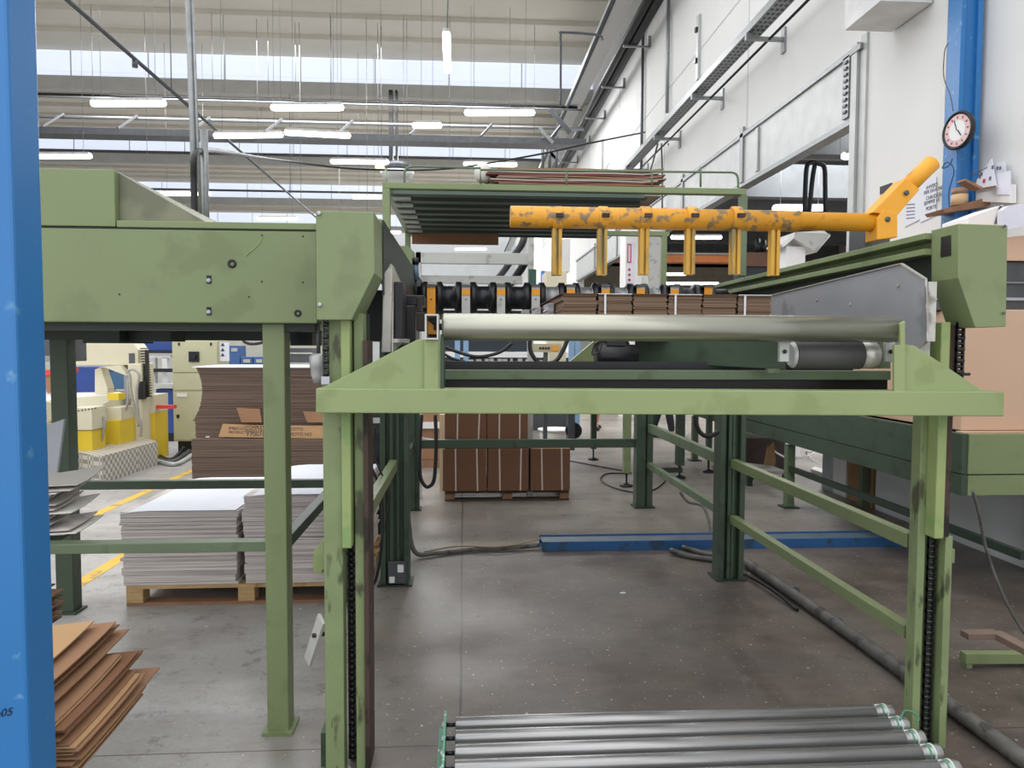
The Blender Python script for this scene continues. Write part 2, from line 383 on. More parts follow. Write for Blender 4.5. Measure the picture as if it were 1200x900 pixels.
lg = MB().box((xf0, 4.5, .01), (xf1, 4.6, zb)).build('leg', GD, t, bevel=.004)
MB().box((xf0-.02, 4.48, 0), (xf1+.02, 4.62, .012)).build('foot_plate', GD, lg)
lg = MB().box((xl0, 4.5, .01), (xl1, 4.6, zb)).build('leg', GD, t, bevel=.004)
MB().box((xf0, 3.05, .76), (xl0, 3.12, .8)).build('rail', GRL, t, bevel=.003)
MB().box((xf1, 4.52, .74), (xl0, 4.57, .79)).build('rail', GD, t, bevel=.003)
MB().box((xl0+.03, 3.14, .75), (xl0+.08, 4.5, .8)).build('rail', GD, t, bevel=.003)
# small mechanism hanging at the right end of casing
mb = MB().box((P(340, 400, Y=3.4).x, 3.4, 1.6), (P(366, 400, Y=3.4).x, 3.7, zb-.03))
mb.build('slide_block', BLKM, t)
q = P(372, 432, Y=3.0)
MB().lathe((-.585, 3.05, q.z-.06), (0, 0, 1), [(0, .02), (.03, .03), (.06, .032), (.065, .036), (.11, .036), (.12, .02)]).build('pneumatic_cup', GALVL, t)
MB().cyl((-.585, 3.05, q.z+.05), (-.585, 3.05, zb), .008).build('cup_rod', GREYM, t)
# ------------------------------------------------------------------ stacker frame
f = thing('stacker_frame', (.7, 4.9, 0), 'large green steel stacker frame of upright posts, side beams and rails', 'machine frame')
YP = 2.73
def X(px, Y=YP, py=600): return P(px, py, Y=Y).x
# near left post
p = MB().box((-.511, 2.73, 0), (-.442, 2.80, 1.72)).build('post', GW, f, bevel=.003)
MB().box((-.442, 2.86, 0), (-.36, 2.9, 1.72)).build('post_web', GDK, p)
MB().box((-.402, 2.76, 0), (-.368, 2.86, 1.72)).build('post_flange', GW, p, bevel=.003)
MB().box((-.366, 2.74, 0), (-.350, 2.9, 1.62)).build('wear_rail', RUST, p)
MB().box((-.442, 2.712, .86), (-.408, 2.80, 1.715)).build('guide_bar', GB, p, bevel=.004)
MB().box((-.54, 2.79, .0), (-.505, 2.9, .13)).build('foot', GD, p)
def chain(x, y, z0, z1, w, parent, m=BLK, dr=0.0):
    mb = MB(); z = z0; i = 0
    while z < z1:
        a = .75 if i % 2 else 1.
        mb.lathe((x-w/2*a, y, z), (1, 0, 0), [(0, .010*a), (w*a, .010*a)], 8)
        mb.box((x-w/2, y-.007, z-.002), (x-w/2+.006, y+.007, z+.022)); mb.box((x+w/2-.006, y-.007, z-.002), (x+w/2, y+.007, z+.022))
        z += .022; i += 1
    return mb.build('chain', m, parent)
chain(-.425, 2.82, .02, .86, .028, p)
chain(-.492, 2.70, 1.50, 1.70, .02, p)
MB().box((-.507, 2.69, 1.462), (-.478, 2.715, 1.49)).build('chain_clamp', STEEL, p)
q = P(367, 650, Y=2.82)
MB().prism([P(367, 647, Y=2.8), P(378, 632, Y=2.8), P(384, 632, Y=2.8), P(384, 668, Y=2.8), P(378, 668, Y=2.8), P(377, 673, Y=2.8), P(367, 670, Y=2.8)], (0, .06, 0)).build('lug', GL, p, bevel=.002)
MB().bar(P(361, 775, Y=2.85), P(377, 725, Y=2.75), .012, .05, (0, 0, 1)).build('strip', LGREY, p)
MB().cyl(P(366, 745, Y=2.78), P(384, 742, Y=2.78), .008).build('strip_bolt', RUST, p)
# near right post
p = MB().box((1.80, 2.80, 0), (1.832, 2.86, 1.70)).build('post', GW, f, bevel=.003)
MB().box((1.838, 2.862, 0), (1.875, 2.905, 1.45)).build('wear_rail', RUST, p)
MB().box((1.832, 2.84, 0), (1.93, 2.861, 1.7)).build('post_web', GW, p)
MB().box((1.895, 2.77, 0), (1.925, 2.84, .86)).build('post_flange', GW, p, bevel=.003)
MB().box((1.826, 2.735, .86), (1.863, 2.80, 1.70)).build('guide_bar', GB, p, bevel=.004)
MB().box((1.866, 2.76, .86), (1.90, 2.82, 1.685)).build('guard_strip', RUST, p)
chain(1.866, 2.81, .02, .86, .032, p)
chain(1.912, 2.75, 1.42, 1.69, .03, p)
MB().box((1.735, 2.76, 1.50), (1.80, 2.80, 1.69)).build('cover_plate', LGREY, p, bevel=.002)
for z in (1.44, 1.50): MB().cyl((1.9, 2.75, z), (1.955, 2.75, z), .006, 8).build('bolt', BLK, p)
MB().box((1.925, 2.80, .745), (1.955, 2.86, .80)).build('lug', GW, p)
# end caps
def cap(pts, name, dep, m=G):
    return fpoly(pts, 2.66, dep).build(name, m, f, bevel=.003)
cpl = cap([(370, 247), (438, 248), (439, 320), (412, 375), (371, 375)], 'end_cap', .26)
cpr = cap([(1123, 262), (1181, 264), (1179, 383), (1143, 384), (1123, 326)], 'end_cap', .16, G)
for (px, py) in ((374, 250), (375, 357)):
    q = P(px, py, Y=2.655); MB().lathe(q, (0, -1, 0), [(0, .008), (.005, .008), (.007, .005)], 8).build('bolt', STEEL, cpl)
for (px, py) in ((1177, 265), (1176, 367)):
    q = P(px, py, Y=2.655); MB().lathe(q, (0, -1, 0), [(0, .005), (.004, .005)], 8).build('bolt', GREYM, cpr)
xs = P(1123, 300, Y=2.66).x
MB().box((xs-.003, 2.70, P(1112, 300, X=xs).z), (xs+.002, 2.76, P(1112, 272, X=xs).z)).build('slot', BLK, cpr)
# side beams (channel section, along the machine)
def channel(x0, x1, z0, z1, y0, y1, side, name='side_beam', m=G):
    t_ = .024; mb = MB()
    mb.box((x0, y0, z1-t_), (x1, y1, z1)).box((x0, y0, z0), (x1, y1, z0+t_))
    xm = x1-t_ if side > 0 else x0+t_
    mb.box((min(xm, x1 if side > 0 else x0), y0, z0+t_), (max(xm, x1 if side > 0 else x0), y1, z1-t_))
    return mb.build(name, m, f, bevel=.002)
channel(1.80, 1.90, 1.965, 2.05, 2.82, 7.22, 1)
MB().box((1.86, 2.82, 1.80), (1.875, 7.2, 1.965)).build('side_plate', GDK, f)
channel(-.44, -.315, 1.93, 2.09, 2.92, 7.22, -1)
MB().box((-.315, 2.92, 1.80), (-.308, 7.2, 2.085)).build('side_plate', GDK, f)
# rear posts
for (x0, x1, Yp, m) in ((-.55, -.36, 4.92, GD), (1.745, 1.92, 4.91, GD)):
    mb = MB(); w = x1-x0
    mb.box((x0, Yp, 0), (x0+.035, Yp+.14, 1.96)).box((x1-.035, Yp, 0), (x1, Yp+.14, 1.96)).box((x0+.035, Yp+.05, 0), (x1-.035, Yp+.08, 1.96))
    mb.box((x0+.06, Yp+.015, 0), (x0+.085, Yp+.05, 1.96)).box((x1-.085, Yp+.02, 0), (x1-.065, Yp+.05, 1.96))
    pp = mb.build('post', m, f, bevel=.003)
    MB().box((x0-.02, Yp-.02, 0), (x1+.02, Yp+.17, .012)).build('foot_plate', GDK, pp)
mb = MB().box((-.5, 4.9, .02), (-.38, 4.93, .17)); jb = mb.build('junction_box', GREYM, f, bevel=.004)
MB().box((-.435, 4.893, .1), (-.395, 4.9, .15)).build('sticker', WHITE, jb)
MB().box((-.49, 4.893, .03), (-.455, 4.9, .07)).build('sticker', WHITE, jb)
# far posts and cross rails
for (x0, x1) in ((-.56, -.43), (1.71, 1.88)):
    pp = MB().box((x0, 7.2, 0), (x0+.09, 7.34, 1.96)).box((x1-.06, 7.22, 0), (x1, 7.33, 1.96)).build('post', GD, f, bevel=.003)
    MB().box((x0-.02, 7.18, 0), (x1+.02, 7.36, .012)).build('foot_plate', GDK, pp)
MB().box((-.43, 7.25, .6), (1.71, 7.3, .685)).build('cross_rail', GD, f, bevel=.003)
def yrail(x, z0, z1, y0, y1, m=GRL, w=.05): return MB().box((x-w/2, y0, z0), (x+w/2, y1, z1)).build('side_rail', m, f, bevel=.003)
yrail(1.84, .78, .84, 2.9, 4.91, G); yrail(1.84, .40, .455, 2.9, 4.91, G)
yrail(1.84, .76, .84, 5.05, 7.2, GRL); yrail(1.84, .40, .46, 5.05, 7.2, GRL)
yrail(-.46, .78, .85, 2.9, 4.92, G); yrail(-.5, .60, .67, 5.06, 7.2, GD)
# thin rear top box
fpoly([(460, 288), (478, 288), (485, 295), (485, 345), (460, 345)], 4.75, .12).build('end_cap', G, f, bevel=.003)
# ------------------------------------------------------------------ lifting cross beam with rollers
YB = 2.60
l = thing('lift_beam', (.78, 2.65, 1.35), 'light green horizontal lifting beam across the two near posts with rollers on it', 'machine part')
a = P(370, 455, Y=YB); a2 = P(370, 484, Y=YB); b = P(1177, 459, Y=YB); b2 = P(1177, 488, Y=YB)
MB().prism([a, b, b2, a2], (0, .1, 0)).build('cross_beam', GL, l, bevel=.004)
fpoly([(378, 454), (489, 398), (516, 397), (516, 458), (378, 457)], YB+.02, .012).build('gusset_plate', GL, l, bevel=.002)
fpoly([(1060, 404), (1072, 405), (1152, 458), (1152, 462), (1048, 462), (1048, 404)], YB+.02, .012).build('gusset_plate', GL, l, bevel=.002)
fpoly([(497, 398), (514, 398), (514, 458), (497, 458)], YB+.005, .014).build('upright', GL, l, bevel=.002)
fpoly([(1048, 405), (1055, 404), (1055, 379), (1061, 376), (1061, 462), (1048, 462)], YB+.005, .014).build('upright', GL, l, bevel=.002)
for xx in (516,):
    fbox(xx, 392, xx+4, 458, YB+.03, .22).build('side_cheek', GD, l)
fbox(516, 434, 1044, 445, 2.88, .05).build('inner_rail', GRL, l, bevel=.002)
fbox(516, 444, 1040, 457, 2.92, .03).build('inner_panel', BLK, l)
fbox(505, 424, 1000, 434, 3.02, .05).build('inner_rail', BLK, l)
ra = P(518, 383, Y=2.66); rb = P(1053, 386, Y=2.66)
d = (rb-ra).normalized(); L_ = (rb-ra).length; R_ = .0485
MB().lathe(ra, d, [(0, .03), (.0, R_-.006), (.008, R_), (L_-.03, R_), (L_-.03, R_-.001), (L_-.008, R_-.001), (L_, R_-.012), (L_+.003, .02)], 40).build('idler_roller', ALU, l)
MB().cyl(ra-d*.03, rb+d*.02, .012).build('roller_axle', GREYM, l)
sq = MB(); xa = P(498, 383, Y=2.6); xb = P(514, 383, Y=2.6); za = P(505, 368, Y=2.6).z; zc = P(505, 398, Y=2.6).z
for (p0, p1) in (((xa.x, zc), (xb.x, zc+.006)), ((xa.x, za-.006), (xb.x, za)), ((xa.x, zc+.006), (xa.x+.006, za-.006)), ((xb.x-.006, zc+.006), (xb.x, za-.006))):
    sq.box((p0[0], 2.59, p0[1]), (p1[0], 2.72, p1[1]))
sq.build('square_tube', LGREY, l)
MB().prism([(xa.x+.007, 2.66, zc+.02), (xb.x-.007, 2.66, zc+.02), (xb.x-.007, 2.66, zc+.04), (xa.x+.007, 2.66, za-.02)], (0, .01, 0)).build('orange_wedge', ORG, l)
MB().box((xa.x+.007, 2.70, zc+.007), (xb.x-.007, 2.715, za-.007)).build('tube_back', BLK, l)
# dark rubber roller and its bearings
ra = P(929, 416, Y=2.74); rb = P(1026, 416, Y=2.74); L_ = (rb-ra).x
MB().lathe(ra, (1, 0, 0), [(0, .046), (.004, .053), (L_-.065, .0535)], 36).build('rubber_roller', RUB, l)
MB().lathe(ra, (1, 0, 0), [(L_-.0649, .0515), (L_-.006, .0515), (L_, .045), (L_+.001, .012)], 36).build('roller_end_band', ALUB, l)
MB().lathe(ra, (1, 0, 0), [(-.012, .04), (-.001, .05), (0, .05)], 36).build('roller_end_band', GALVL, l)
for (x0, x1) in ((914, 925), (1038, 1049)):
    bk = fbox(x0, 401, x1, 424, 2.70, .02).build('bearing_block', GALVL, l, bevel=.002)
    q = P((x0+x1)/2, 412, Y=2.698); MB().lathe(q, (0, -1, 0), [(0, .008), (.006, .008), (.009, .005)], 6).build('bolt', BLKM, bk)
fbox(1030, 399, 1044, 432, 2.76, .02).build('bearing_plate', GRL, l)
mb = MB(); A = [P(745, 398, Y=3.3), P(921, 400, Y=2.76), P(921, 433, Y=2.76), P(745, 424, Y=3.3)]
mb.prism(A, (0, .012, 0)); mb.build('tapered_plate', GD, l, bevel=.002)
fbox(900, 380+52, 921, 437, 2.78, .02).build('plate_lip', GRL, l)
q = P(722, 416, Y=3.15)
mt = MB().lathe((q.x-.09, 3.15, q.z), (1, 0, 0), [(0, .03), (.0, .05), (.02, .06), (.14, .06), (.145, .045), (.18, .045), (.18, .02)], 24).build('drive_motor', BLK, l)
MB().box((q.x-.05, 3.1, q.z+.04), (q.x+.03, 3.2, q.z+.085)).build('terminal_box', BLKM, mt)
MB().tube(smooth_path([P(516, 404, Y=3.1), P(535, 412, Y=3.1), P(560, 418, Y=3.1), P(585, 413, Y=3.1), P(600, 402, Y=3.1)]), .007).build('hose', HOSE, l)
MB().tube(smooth_path([P(516, 412, Y=3.2), P(530, 420, Y=3.2), P(545, 424, Y=3.2)]), .006).build('hose', HOSE, l)
MB().tube(smooth_path([P(621, 398, Y=3.1), P(622, 412, Y=3.1), P(632, 425, Y=3.1), P(650, 424, Y=3.1), P(660, 410, Y=3.1), P(665, 398, Y=3.1)]), .009).build('hose', HOSE, l)
MB().tube(smooth_path([P(697, 402, Y=3.0), P(694, 415, Y=3.0), P(702, 412, Y=3.0), P(706, 402, Y=3.0)]), .003).build('wire', HOSE, l)
# ------------------------------------------------------------------ side plates
s = thing('guide_plate', (1.72, 3.5, 1.6), 'large brushed steel guide plate with clipped corners beside the right beam', 'guide plate')
pz = [P(888, 350, X=1.72), P(1057, 309, X=1.72), P(1085, 327, X=1.72), P(1087, 400, X=1.72), P(1072, 412, X=1.72), P(1048, 405, X=1.72)]
pz.append(Vector((1.72, pz[0].y, 1.6)))
MB().prism(pz, (.006, 0, 0)).build('plate', STEEL, s)
e = MB()
for q0, q1 in zip(pz[:4], pz[1:5]): e.bar(q0+Vector((-.002, 0, 0)), q1+Vector((-.002, 0, 0)), .014 if q0.y > 2.8 else .004, .005 if q0.y > 2.8 else .006)
e.build('folded_edge', ALUB, s)
e = MB().box((1.727, pz[2].y-.006, pz[3].z), (1.76, pz[2].y, pz[2].z-.01)); e.build('folded_lip', ALUB, s)
for (px, py) in ((957, 352), (996, 357), (1052, 335)):
    q = P(px, py, X=1.717); MB().lathe(q, (-1, 0, 0), [(0, .008), (.003, .006)], 10).build('rivet', ALUB, s)
MB().box((1.726, 2.95, 1.64), (1.80, 3.0, 1.7)).build('support_bracket', GDK, s)
MB().box((1.726, 4.0, 1.64), (1.80, 4.05, 1.7)).build('support_bracket', GDK, s)
s = thing('guide_plate', (-.3, 3.0, 1.5), 'tall narrow aluminium guide plate beside the left end cap', 'guide plate')
fpoly([(449, 322), (457, 309), (460, 310), (458, 413), (447, 413)], 2.95, .05).build('plate_front', ALUB, s, bevel=.003)
q = [P(460, 312, X=-.283), P(475, 345, X=-.283), P(475, 398, X=-.283), P(459, 412, X=-.283)]
MB().prism(q, (.005, 0, 0)).build('plate_side', ALUB, s)
MB().box((-.278, 3.03, 1.70), (-.262, 3.06, 1.86)).build('orange_strip', ORG, s)
# machinery cluster behind the left guide plate
s = thing('drive_unit', (-.22, 3.4, 1.6), 'dark oily drive unit of black blocks between left plate and roller', 'machine part')
fbox(462, 330, 472, 400, 3.0, .2).build('block', BLKM, s, bevel=.004)
fbox(470, 358, 487, 402, 3.2, .3).build('block', BLK, s, bevel=.004)
fbox(474, 346, 497, 358, 3.3, .2).build('block', BLKM, s, bevel=.004)
fbox(488, 366, 497, 388, 3.05, .1).build('worn_block', RUST, s, bevel=.004)
fbox(488, 348, 494, 366, 3.1, .1).build('worn_block', RUST, s, bevel=.004)
fbox(458, 397, 478, 402, 2.97, .1).build('alu_bracket', ALUB, s, bevel=.002)
fbox(430, 340, 449, 400, 3.2, .5).build('dark_case', BLK, s)
MB().tube([P(487, 310, Y=3.6), P(488, 328, Y=3.6)], .013, 8).build('filter_cup', mat('smoked_blue', '#50697c', .3), s)
MB().tube([P(487, 302, Y=3.6), P(487, 310, Y=3.6)], .016, 8).build('filter_cap', BLK, s)
MB().cyl(P(487, 328, Y=3.6), P(487, 350, Y=3.6), .006, 8).build('filter_stem', BLKM, s)
# ------------------------------------------------------------------ black feed shaft with brackets
YS = 4.7
s = thing('feed_shaft', (.7, YS, 1.93), 'black feed shaft with round wheels and a row of upright brackets', 'machine part')
zc = P(660, 349, Y=YS+.05).z
MB().cyl((-.3, YS+.1, zc), (1.72, YS+.1, zc), .07, 24).build('shaft', BLKM, s)
bx = [505.5, 546, 587, 627.5, 668.5, 709, 750, 789.5, 829]
for i, px in enumerate(bx):
    x = P(px, 350, Y=YS).x
    MB().lathe((x-.075, YS+.1, zc), (1, 0, 0), [(0, .07), (.012, .10), (.045, .10), (.05, .085), (.1, .085), (.105, .10), (.138, .10), (.15, .07)], 28).build('wheel', BLK, s)
    zt_, zb_ = P(px, 334, Y=YS).z, 1.70
    cvr = MB(); 
    arc = [(-.10, -.02), (-.095, .05), (-.06, .095), (.06, .095), (.095, .05), (.10, -.02)]
    br = MB().box((x-.026, YS-.02, zb_), (x+.026, YS-.012, zt_-.005)).build('bracket', ORG if i in (0, 8) else LGREY, s, bevel=.001)
    if 0 < i < 8:
        MB().box((x-.026, YS-.023, P(px, 346, Y=YS).z), (x+.026, YS-.0205, P(px, 339, Y=YS).z)).build('orange_tip', ORG, br)
    q = P(px, 349, Y=YS-.021); MB().lathe((x, YS-.0205, q.z-.01), (0, -1, 0), [(0, .005), (.003, .005)], 6).build('bolt', BLK, br)
    mb = MB().prism([(x-.028, YS-.03, zt_-.012), (x+.028, YS-.03, zt_-.012), (x+.028, YS-.03, zt_+.002), (x-.028, YS-.03, zt_+.002)], (0, .2, 0))
    mb.build('bracket_top', GREYM, br)
    if i < 8:
        xm = P(px+20.4, 350, Y=YS).x
        MB().lathe((xm-.045, YS+.1, zc), (1, 0, 0), [(0, .078), (.008, .082), (.012, .073), (.078, .073), (.082, .082), (.09, .078)], 24).build('collar', GALV if i in (3, 4, 5, 6) else BLKM, s)
MB().box((-.36, YS+.2, 1.775), (1.76, YS+.25, 1.835)).build('tie_beam', GRL, s)
# ------------------------------------------------------------------ cardboard bundles on the stacker table
tb = tag(MB().box((.42, 3.15, 1.64), (1.66, 4.2, 1.695)).build('table_top', BLKM, None, (1.0, 3.6, 1.65)), 'dark conveyor bed under the cardboard bundles', 'conveyor')
bpos = [(.425+.1547*i) for i in range(6)]
for i, x0 in enumerate(bpos):
    lab = ['leftmost small bundle of brown cardboard blanks in the row on the roller table', 'second bundle from the left of cardboard blanks, white top sheet and strap', 'third bundle from the left of brown cardboard blanks behind the roller',
           'fourth bundle of cardboard blanks from the left, white top sheet and strap', 'fifth bundle from the left of brown cardboard blanks, before the rightmost', 'rightmost bundle of cardboard blanks beside the steel guide plate'][i]
    bt = thing('cardboard_bundle', (x0+.075, 3.4, 1.695), lab, 'bundle', 'cardboard bundles on the roller table')
    mb = MB(); n = 15; z = 1.695
    for k in range(n):
        j = random.uniform(-.004, .004) if k < n-1 or i % 2 else .002
        mb.box((x0+.003+j, 3.20+random.uniform(-.005, .004), z), (x0+.15+j, 4.05, z+.0078)); z += .0088
    mb.build('blanks', LKRAFT, bt)
    if i % 2:
        MB().box((x0-.004, 3.188, z), (x0+.15, 4.05, z+.003)).build('top_sheet', PAPER, bt)
        MB().box((x0+.028, 3.190, 1.697), (x0+.036, 3.1945, z+.001)).build('strap', PAPER, bt)
    else:
        MB().box((x0-.006, 3.188, z), (x0+.155, 4.05, z+.003)).build('top_sheet', CARDD, bt)
for i in range(4):   # shorter leaning bundles to the left, whitish edges
    x0 = .39-.03*i; y0 = 3.45+.3*i
    mb = MB(); z = 1.695
    while z < 1.80-.003*i: mb.box((x0+random.uniform(-.004, .004), y0, z), (x0+.03, y0+.2, z+.007)); z += .009
    tag(mb.build('cardboard_bundle', LWHITE, None, (x0+.015, y0+.1, 1.695)), ['thin white edged bundle, nearest left of the row of brown bundles', 'thin white edged bundle, second to the left of the brown bundles', 'thin white edged bundle, third to the left of the brown bundles', 'thin white edged bundle, farthest left in front of the black shaft'][i], 'bundle', 'white edged bundles left of the row')
tag(MB().box((.27, 3.4, 1.64), (.419, 4.7, 1.694)).build('table_top', BLKM, None, (.3, 4, 1.65)), 'narrow dark bed under the thin white edged bundles', 'conveyor')
# ------------------------------------------------------------------ yellow suction pipe
YY = 3.24
t = thing('yellow_pipe_arm', (1.85, YY, 2.05), 'worn yellow pipe with hanging prongs reaching left from the right beam', 'pipe')
a = P(598, 254, Y=YY); b = P(1032, 261, Y=YY); m_ = P(935, 259, Y=YY)
MB().lathe(a, b-a, [(0, .035), (0, .046), (.003, .047), ((m_-a).length, .046)], 28).build('pipe', YEL, t)
MB().lathe(m_, b-m_, [(-.001, .047), (.0, .0405), ((b-m_).length, .0405)], 28).build('pipe', YELC, t)
for i, px in enumerate((653, 706, 755, 809, 862, 908)):
    q = P(px, 256, Y=YY); yb = 323 if i not in (5,) else 325
    zz = P(px, yb-i*.3, Y=YY).z; w = .022
    pr = MB().box((q.x-w, YY-.02, zz), (q.x-.005, YY+.02, q.z-.03)).box((q.x+.004, YY-.02, zz), (q.x+w-.003, YY+.02, q.z-.03)).box((q.x-.006, YY-.006, zz), (q.x+.005, YY+.012, q.z-.03)).build('prong', YELP, t, bevel=.002)
    if i < 5:
        MB().lathe((q.x-.022, YY, q.z), (1, 0, 0), [(0, .049), (.005, .052), (.04, .052), (.045, .049)], 24).build('pipe_clamp', YEL, pr)
        MB().box((q.x-.012, YY-.066, q.z-.004), (q.x+.02, YY-.045, q.z+.012)).build('clamp_bolt', RUST, pr)
up = fpoly([(1028, 281), (1028, 256), (1036, 245), (1052, 250), (1052, 278)], YY-.05, .1).build('mount_post', YELC, t, bevel=.004)
a = P(1024, 252, Y=YY); b = P(1062, 223, Y=YY)
MB().bar(P(1030, 254, Y=YY-.02), P(1075, 213, Y=YY-.02), .05, .085, (0, 1, 0)).build('arm_plate', YELC, t, bevel=.003) if False else None
fpoly([(1022, 249), (1062, 208), (1078, 222), (1052, 252)], YY-.045, .09).build('arm_plate', YELC, t, bevel=.003)
a = P(1060, 222, Y=YY); b = P(1093, 190, Y=YY)
MB().lathe(a, b-a, [(0, .038), ((b-a).length-.004, .038), ((b-a).length, .034), ((b-a).length, .026), ((b-a).length-.02, .026)], 28).build('arm_tube', YELC, t)
for (px, py) in ((1062, 226), (1040, 257)):
    q = P(px, py, Y=YY-.05); MB().lathe(q, (0, -1, 0), [(0, .012), (.006, .012), (.008, .006)], 6).build('bolt', GREYM, t)
q = P(1008, 280, Y=YY+.2); 
MB().box((q.x-.03, YY+.1, 2.05), (q.x+.09, YY+.25, 2.17)).build('valve_block', GREYM, t, bevel=.005)
# ------------------------------------------------------------------ raised platform
YA, YBk = 4.6, 6.35; zp = P(650, 217, Y=YA).z; zq = P(650, 224, Y=YA).z
pl = thing('platform', (.6, 5.6, 0), 'raised green steel platform with corrugated underside and thin handrail', 'platform')
xL, xR = P(448, 220, Y=YA).x, P(875, 225, Y=YA).x
MB().box((xL, YA, zq), (xR, YA+.06, zp)).build('front_beam', G, pl, bevel=.003)
MB().box((xL, YBk, zq), (xR, YBk+.06, zp)).build('rear_beam', G, pl)
MB().box((xL, YA+.061, zq), (xL+.04, YBk-.001, zp)).build('side_beam', G, pl)
dk = MB(); x0, x1 = xL+.04, 1.16; y = YA+.06; top = zq+.03
rng_ = []
while y < YBk-.02: rng_ += [(y, top-.05), (y+.09, top-.05), (y+.12, top), (y+.19, top), (y+.22, top-.05)]; y += .22
for (ya, za), (yb, zb2) in zip(rng_[:-1], rng_[1:]):
    if abs(ya-yb) < 1e-6: continue
    dk.face([(x0, ya, za), (x1, ya, za), (x1, yb, zb2), (x0, yb, zb2)])
dk.build('corrugated_deck', mat('deck_green', '#3c4a42', .5, .2, var=.1), pl)
for i in range(8):
    y = YA+.14+i*.22; MB().box((xL+.05, y, top-.065), (xL+.16, y+.06, top-.052)).build('deck_clip', LGREY, pl)
MB().box((xL, YA, 2.05), (xL+.045, YA+.05, zq)).build('leg', G, pl, bevel=.002)
MB().box((xL, YBk, 2.09), (xL+.045, YBk+.05, zq)).build('leg', G, pl, bevel=.002)
xr = P(871, 300, Y=YA).x
MB().box((xr-.022, YA, 2.05), (xr+.022, YA+.05, zq)).build('leg', GRL, pl, bevel=.002)
MB().box((xr-.05, YBk, 2.05), (xr-.005, YBk+.05, zq)).build('leg', G, pl, bevel=.002)
hr = MB().tube(smooth_path([P(474, 214, Y=YA+.02), P(474, 202, Y=YA+.02), P(479, 196, Y=YA+.02), P(490, 195, Y=YA+.02)], 4)+[P(563, 197, Y=YA+.02), P(563, 216, Y=YA+.02)], .007, 8)
hr.build('handrail', GRL, pl)
hr = MB().tube([P(563, 199, Y=YA+.05), P(855, 202, Y=YA+.05)]+smooth_path([P(858, 202, Y=YA+.05), P(864, 206, Y=YA+.05), P(865, 220, Y=YA+.05)], 4), .007, 8)
for px in (664, 764, 821): hr.cyl(P(px, 196 if px > 800 else 201, Y=YA+.05), P(px, 219, Y=YA+.05), .007, 8)
hr.build('handrail', GRL, pl)
MB().cyl((xL+.02, YA+.08, zp), P(452, 199, Y=YA+.3), .006, 6).build('handrail', GRL, pl)
tag(MB().box((P(483, 280, Y=YBk-.1).x, YBk-.12, P(500, 286, Y=YBk-.1).z), (P(584, 280, Y=YBk-.1).x, YBk-.08, P(500, 274, Y=YBk-.1).z)).build('wood_board', mat('brown_board', '#8a6248', .8), None, (0, YBk-.1, 2.4)), 'brown board hanging under the rear edge of the platform', 'board')
# sheets lying on the platform
zpp = zp
for i in range(14):
    x0 = P(575+random.uniform(-8, 8), 210, Y=5.2).x; x1 = P(768+random.uniform(-12, 0), 210, Y=5.2).x
    mb = MB(); n = 10; th = .008; top_ = []; z = zp+.005+i*.0125
    ph = random.random()*6
    A = [Vector((x0+(x1-x0)*k/n, 4.9, z+.002*math.sin(k*.9+ph)+(.012 if k == n and i > 5 else 0))) for k in range(n+1)]
    for p0, p1 in zip(A[:-1], A[1:]): mb.prism([p0, p1, p1+Vector((0, 0, th)), p0+Vector((0, 0, th))], (0, .8+random.uniform(-.05, .05), 0))
    tag(mb.build('cardboard_sheet', [LSHEET, CARD, mat('maroon_board', '#7c4a4a', .8), mat('grey_board', '#b5aaa0', .8)][i % 4], None, (1, 5.2, z)), 'flat cardboard sheet lying in the low pile on the green platform', 'cardboard sheet', 'sheets piled on the platform')
MB_ = MB().lathe(P(566, 201, Y=5.0), (0, 0, 1), [(-.07, .03), (-.05, .05), (.0, .06), (.03, .045), (.05, .03), (.055, .01)], 14)
bg = MB_.build('plastic_bag', mat('milky_bag', '#d6d4cf', .4), None, P(566, 216, Y=5.0)); tag(bg, 'crumpled white plastic bag at left end of the sheets on the platform', 'bag')
t = thing('gap_block', (-.85, 6.2, 0), 'dark green block added behind the left posts to close a bright gap', 'cabinet')  # block added to darken the bright gap beside the left posts
MB().box((-1.05, 5.95, 0), (-.62, 6.6, 1.25)).build('block_body', GDK, t, bevel=.006)
MB().box((-1.0, 5.935, .3), (-.66, 5.948, .9)).build('front_cover', BLKM, t, bevel=.003)
MB().box((-.80, 5.90, .99), (-.66, 5.948, 1.03)).build('pale_bracket', GALVL, t)
# ------------------------------------------------------------------ light frame behind
fr = thing('aluminium_frame', (.2, 7.8, 0), 'pale grey metal frame of two cross bars and a post behind the shaft', 'frame')
YF = 7.8
fbox(487, 296, 620, 309, YF, .08).build('cross_bar', LGREY, fr, bevel=.003)
fbox(494, 323, 612, 332, YF+.1, .08).build('cross_bar', LGREY, fr, bevel=.003)
x = P(622, 300, Y=YF).x
MB().box((x-.03, YF-.04, 0), (x+.03, YF+.04, P(620, 262, Y=YF).z)).build('post', LGREY, fr, bevel=.003)
x = P(490, 300, Y=YF).x
MB().box((x-.03, YF, 0), (x+.03, YF+.08, P(620, 296, Y=YF).z)).build('post', LGREY, fr, bevel=.003)
MB().box((P(619, 325, Y=YF).x, YF-.05, P(620, 345, Y=YF).z), (P(628, 325, Y=YF).x, YF-.045, P(620, 316, Y=YF).z)).build('green_label_plate', mat('plate_green', '#2f5546', .5), fr)
cd_ = thing('cable_duct', (.5, 8.6, 2.2), 'black curved cable duct beside the pale frame post', 'cable duct')
MB().tube(smooth_path([P(616, 268, Y=8.3), P(612, 285, Y=8.3), P(604, 297, Y=8.5), P(590, 318, Y=8.8), P(575, 335, Y=9.2)]), .04, 8).build('duct', GREYM, cd_)
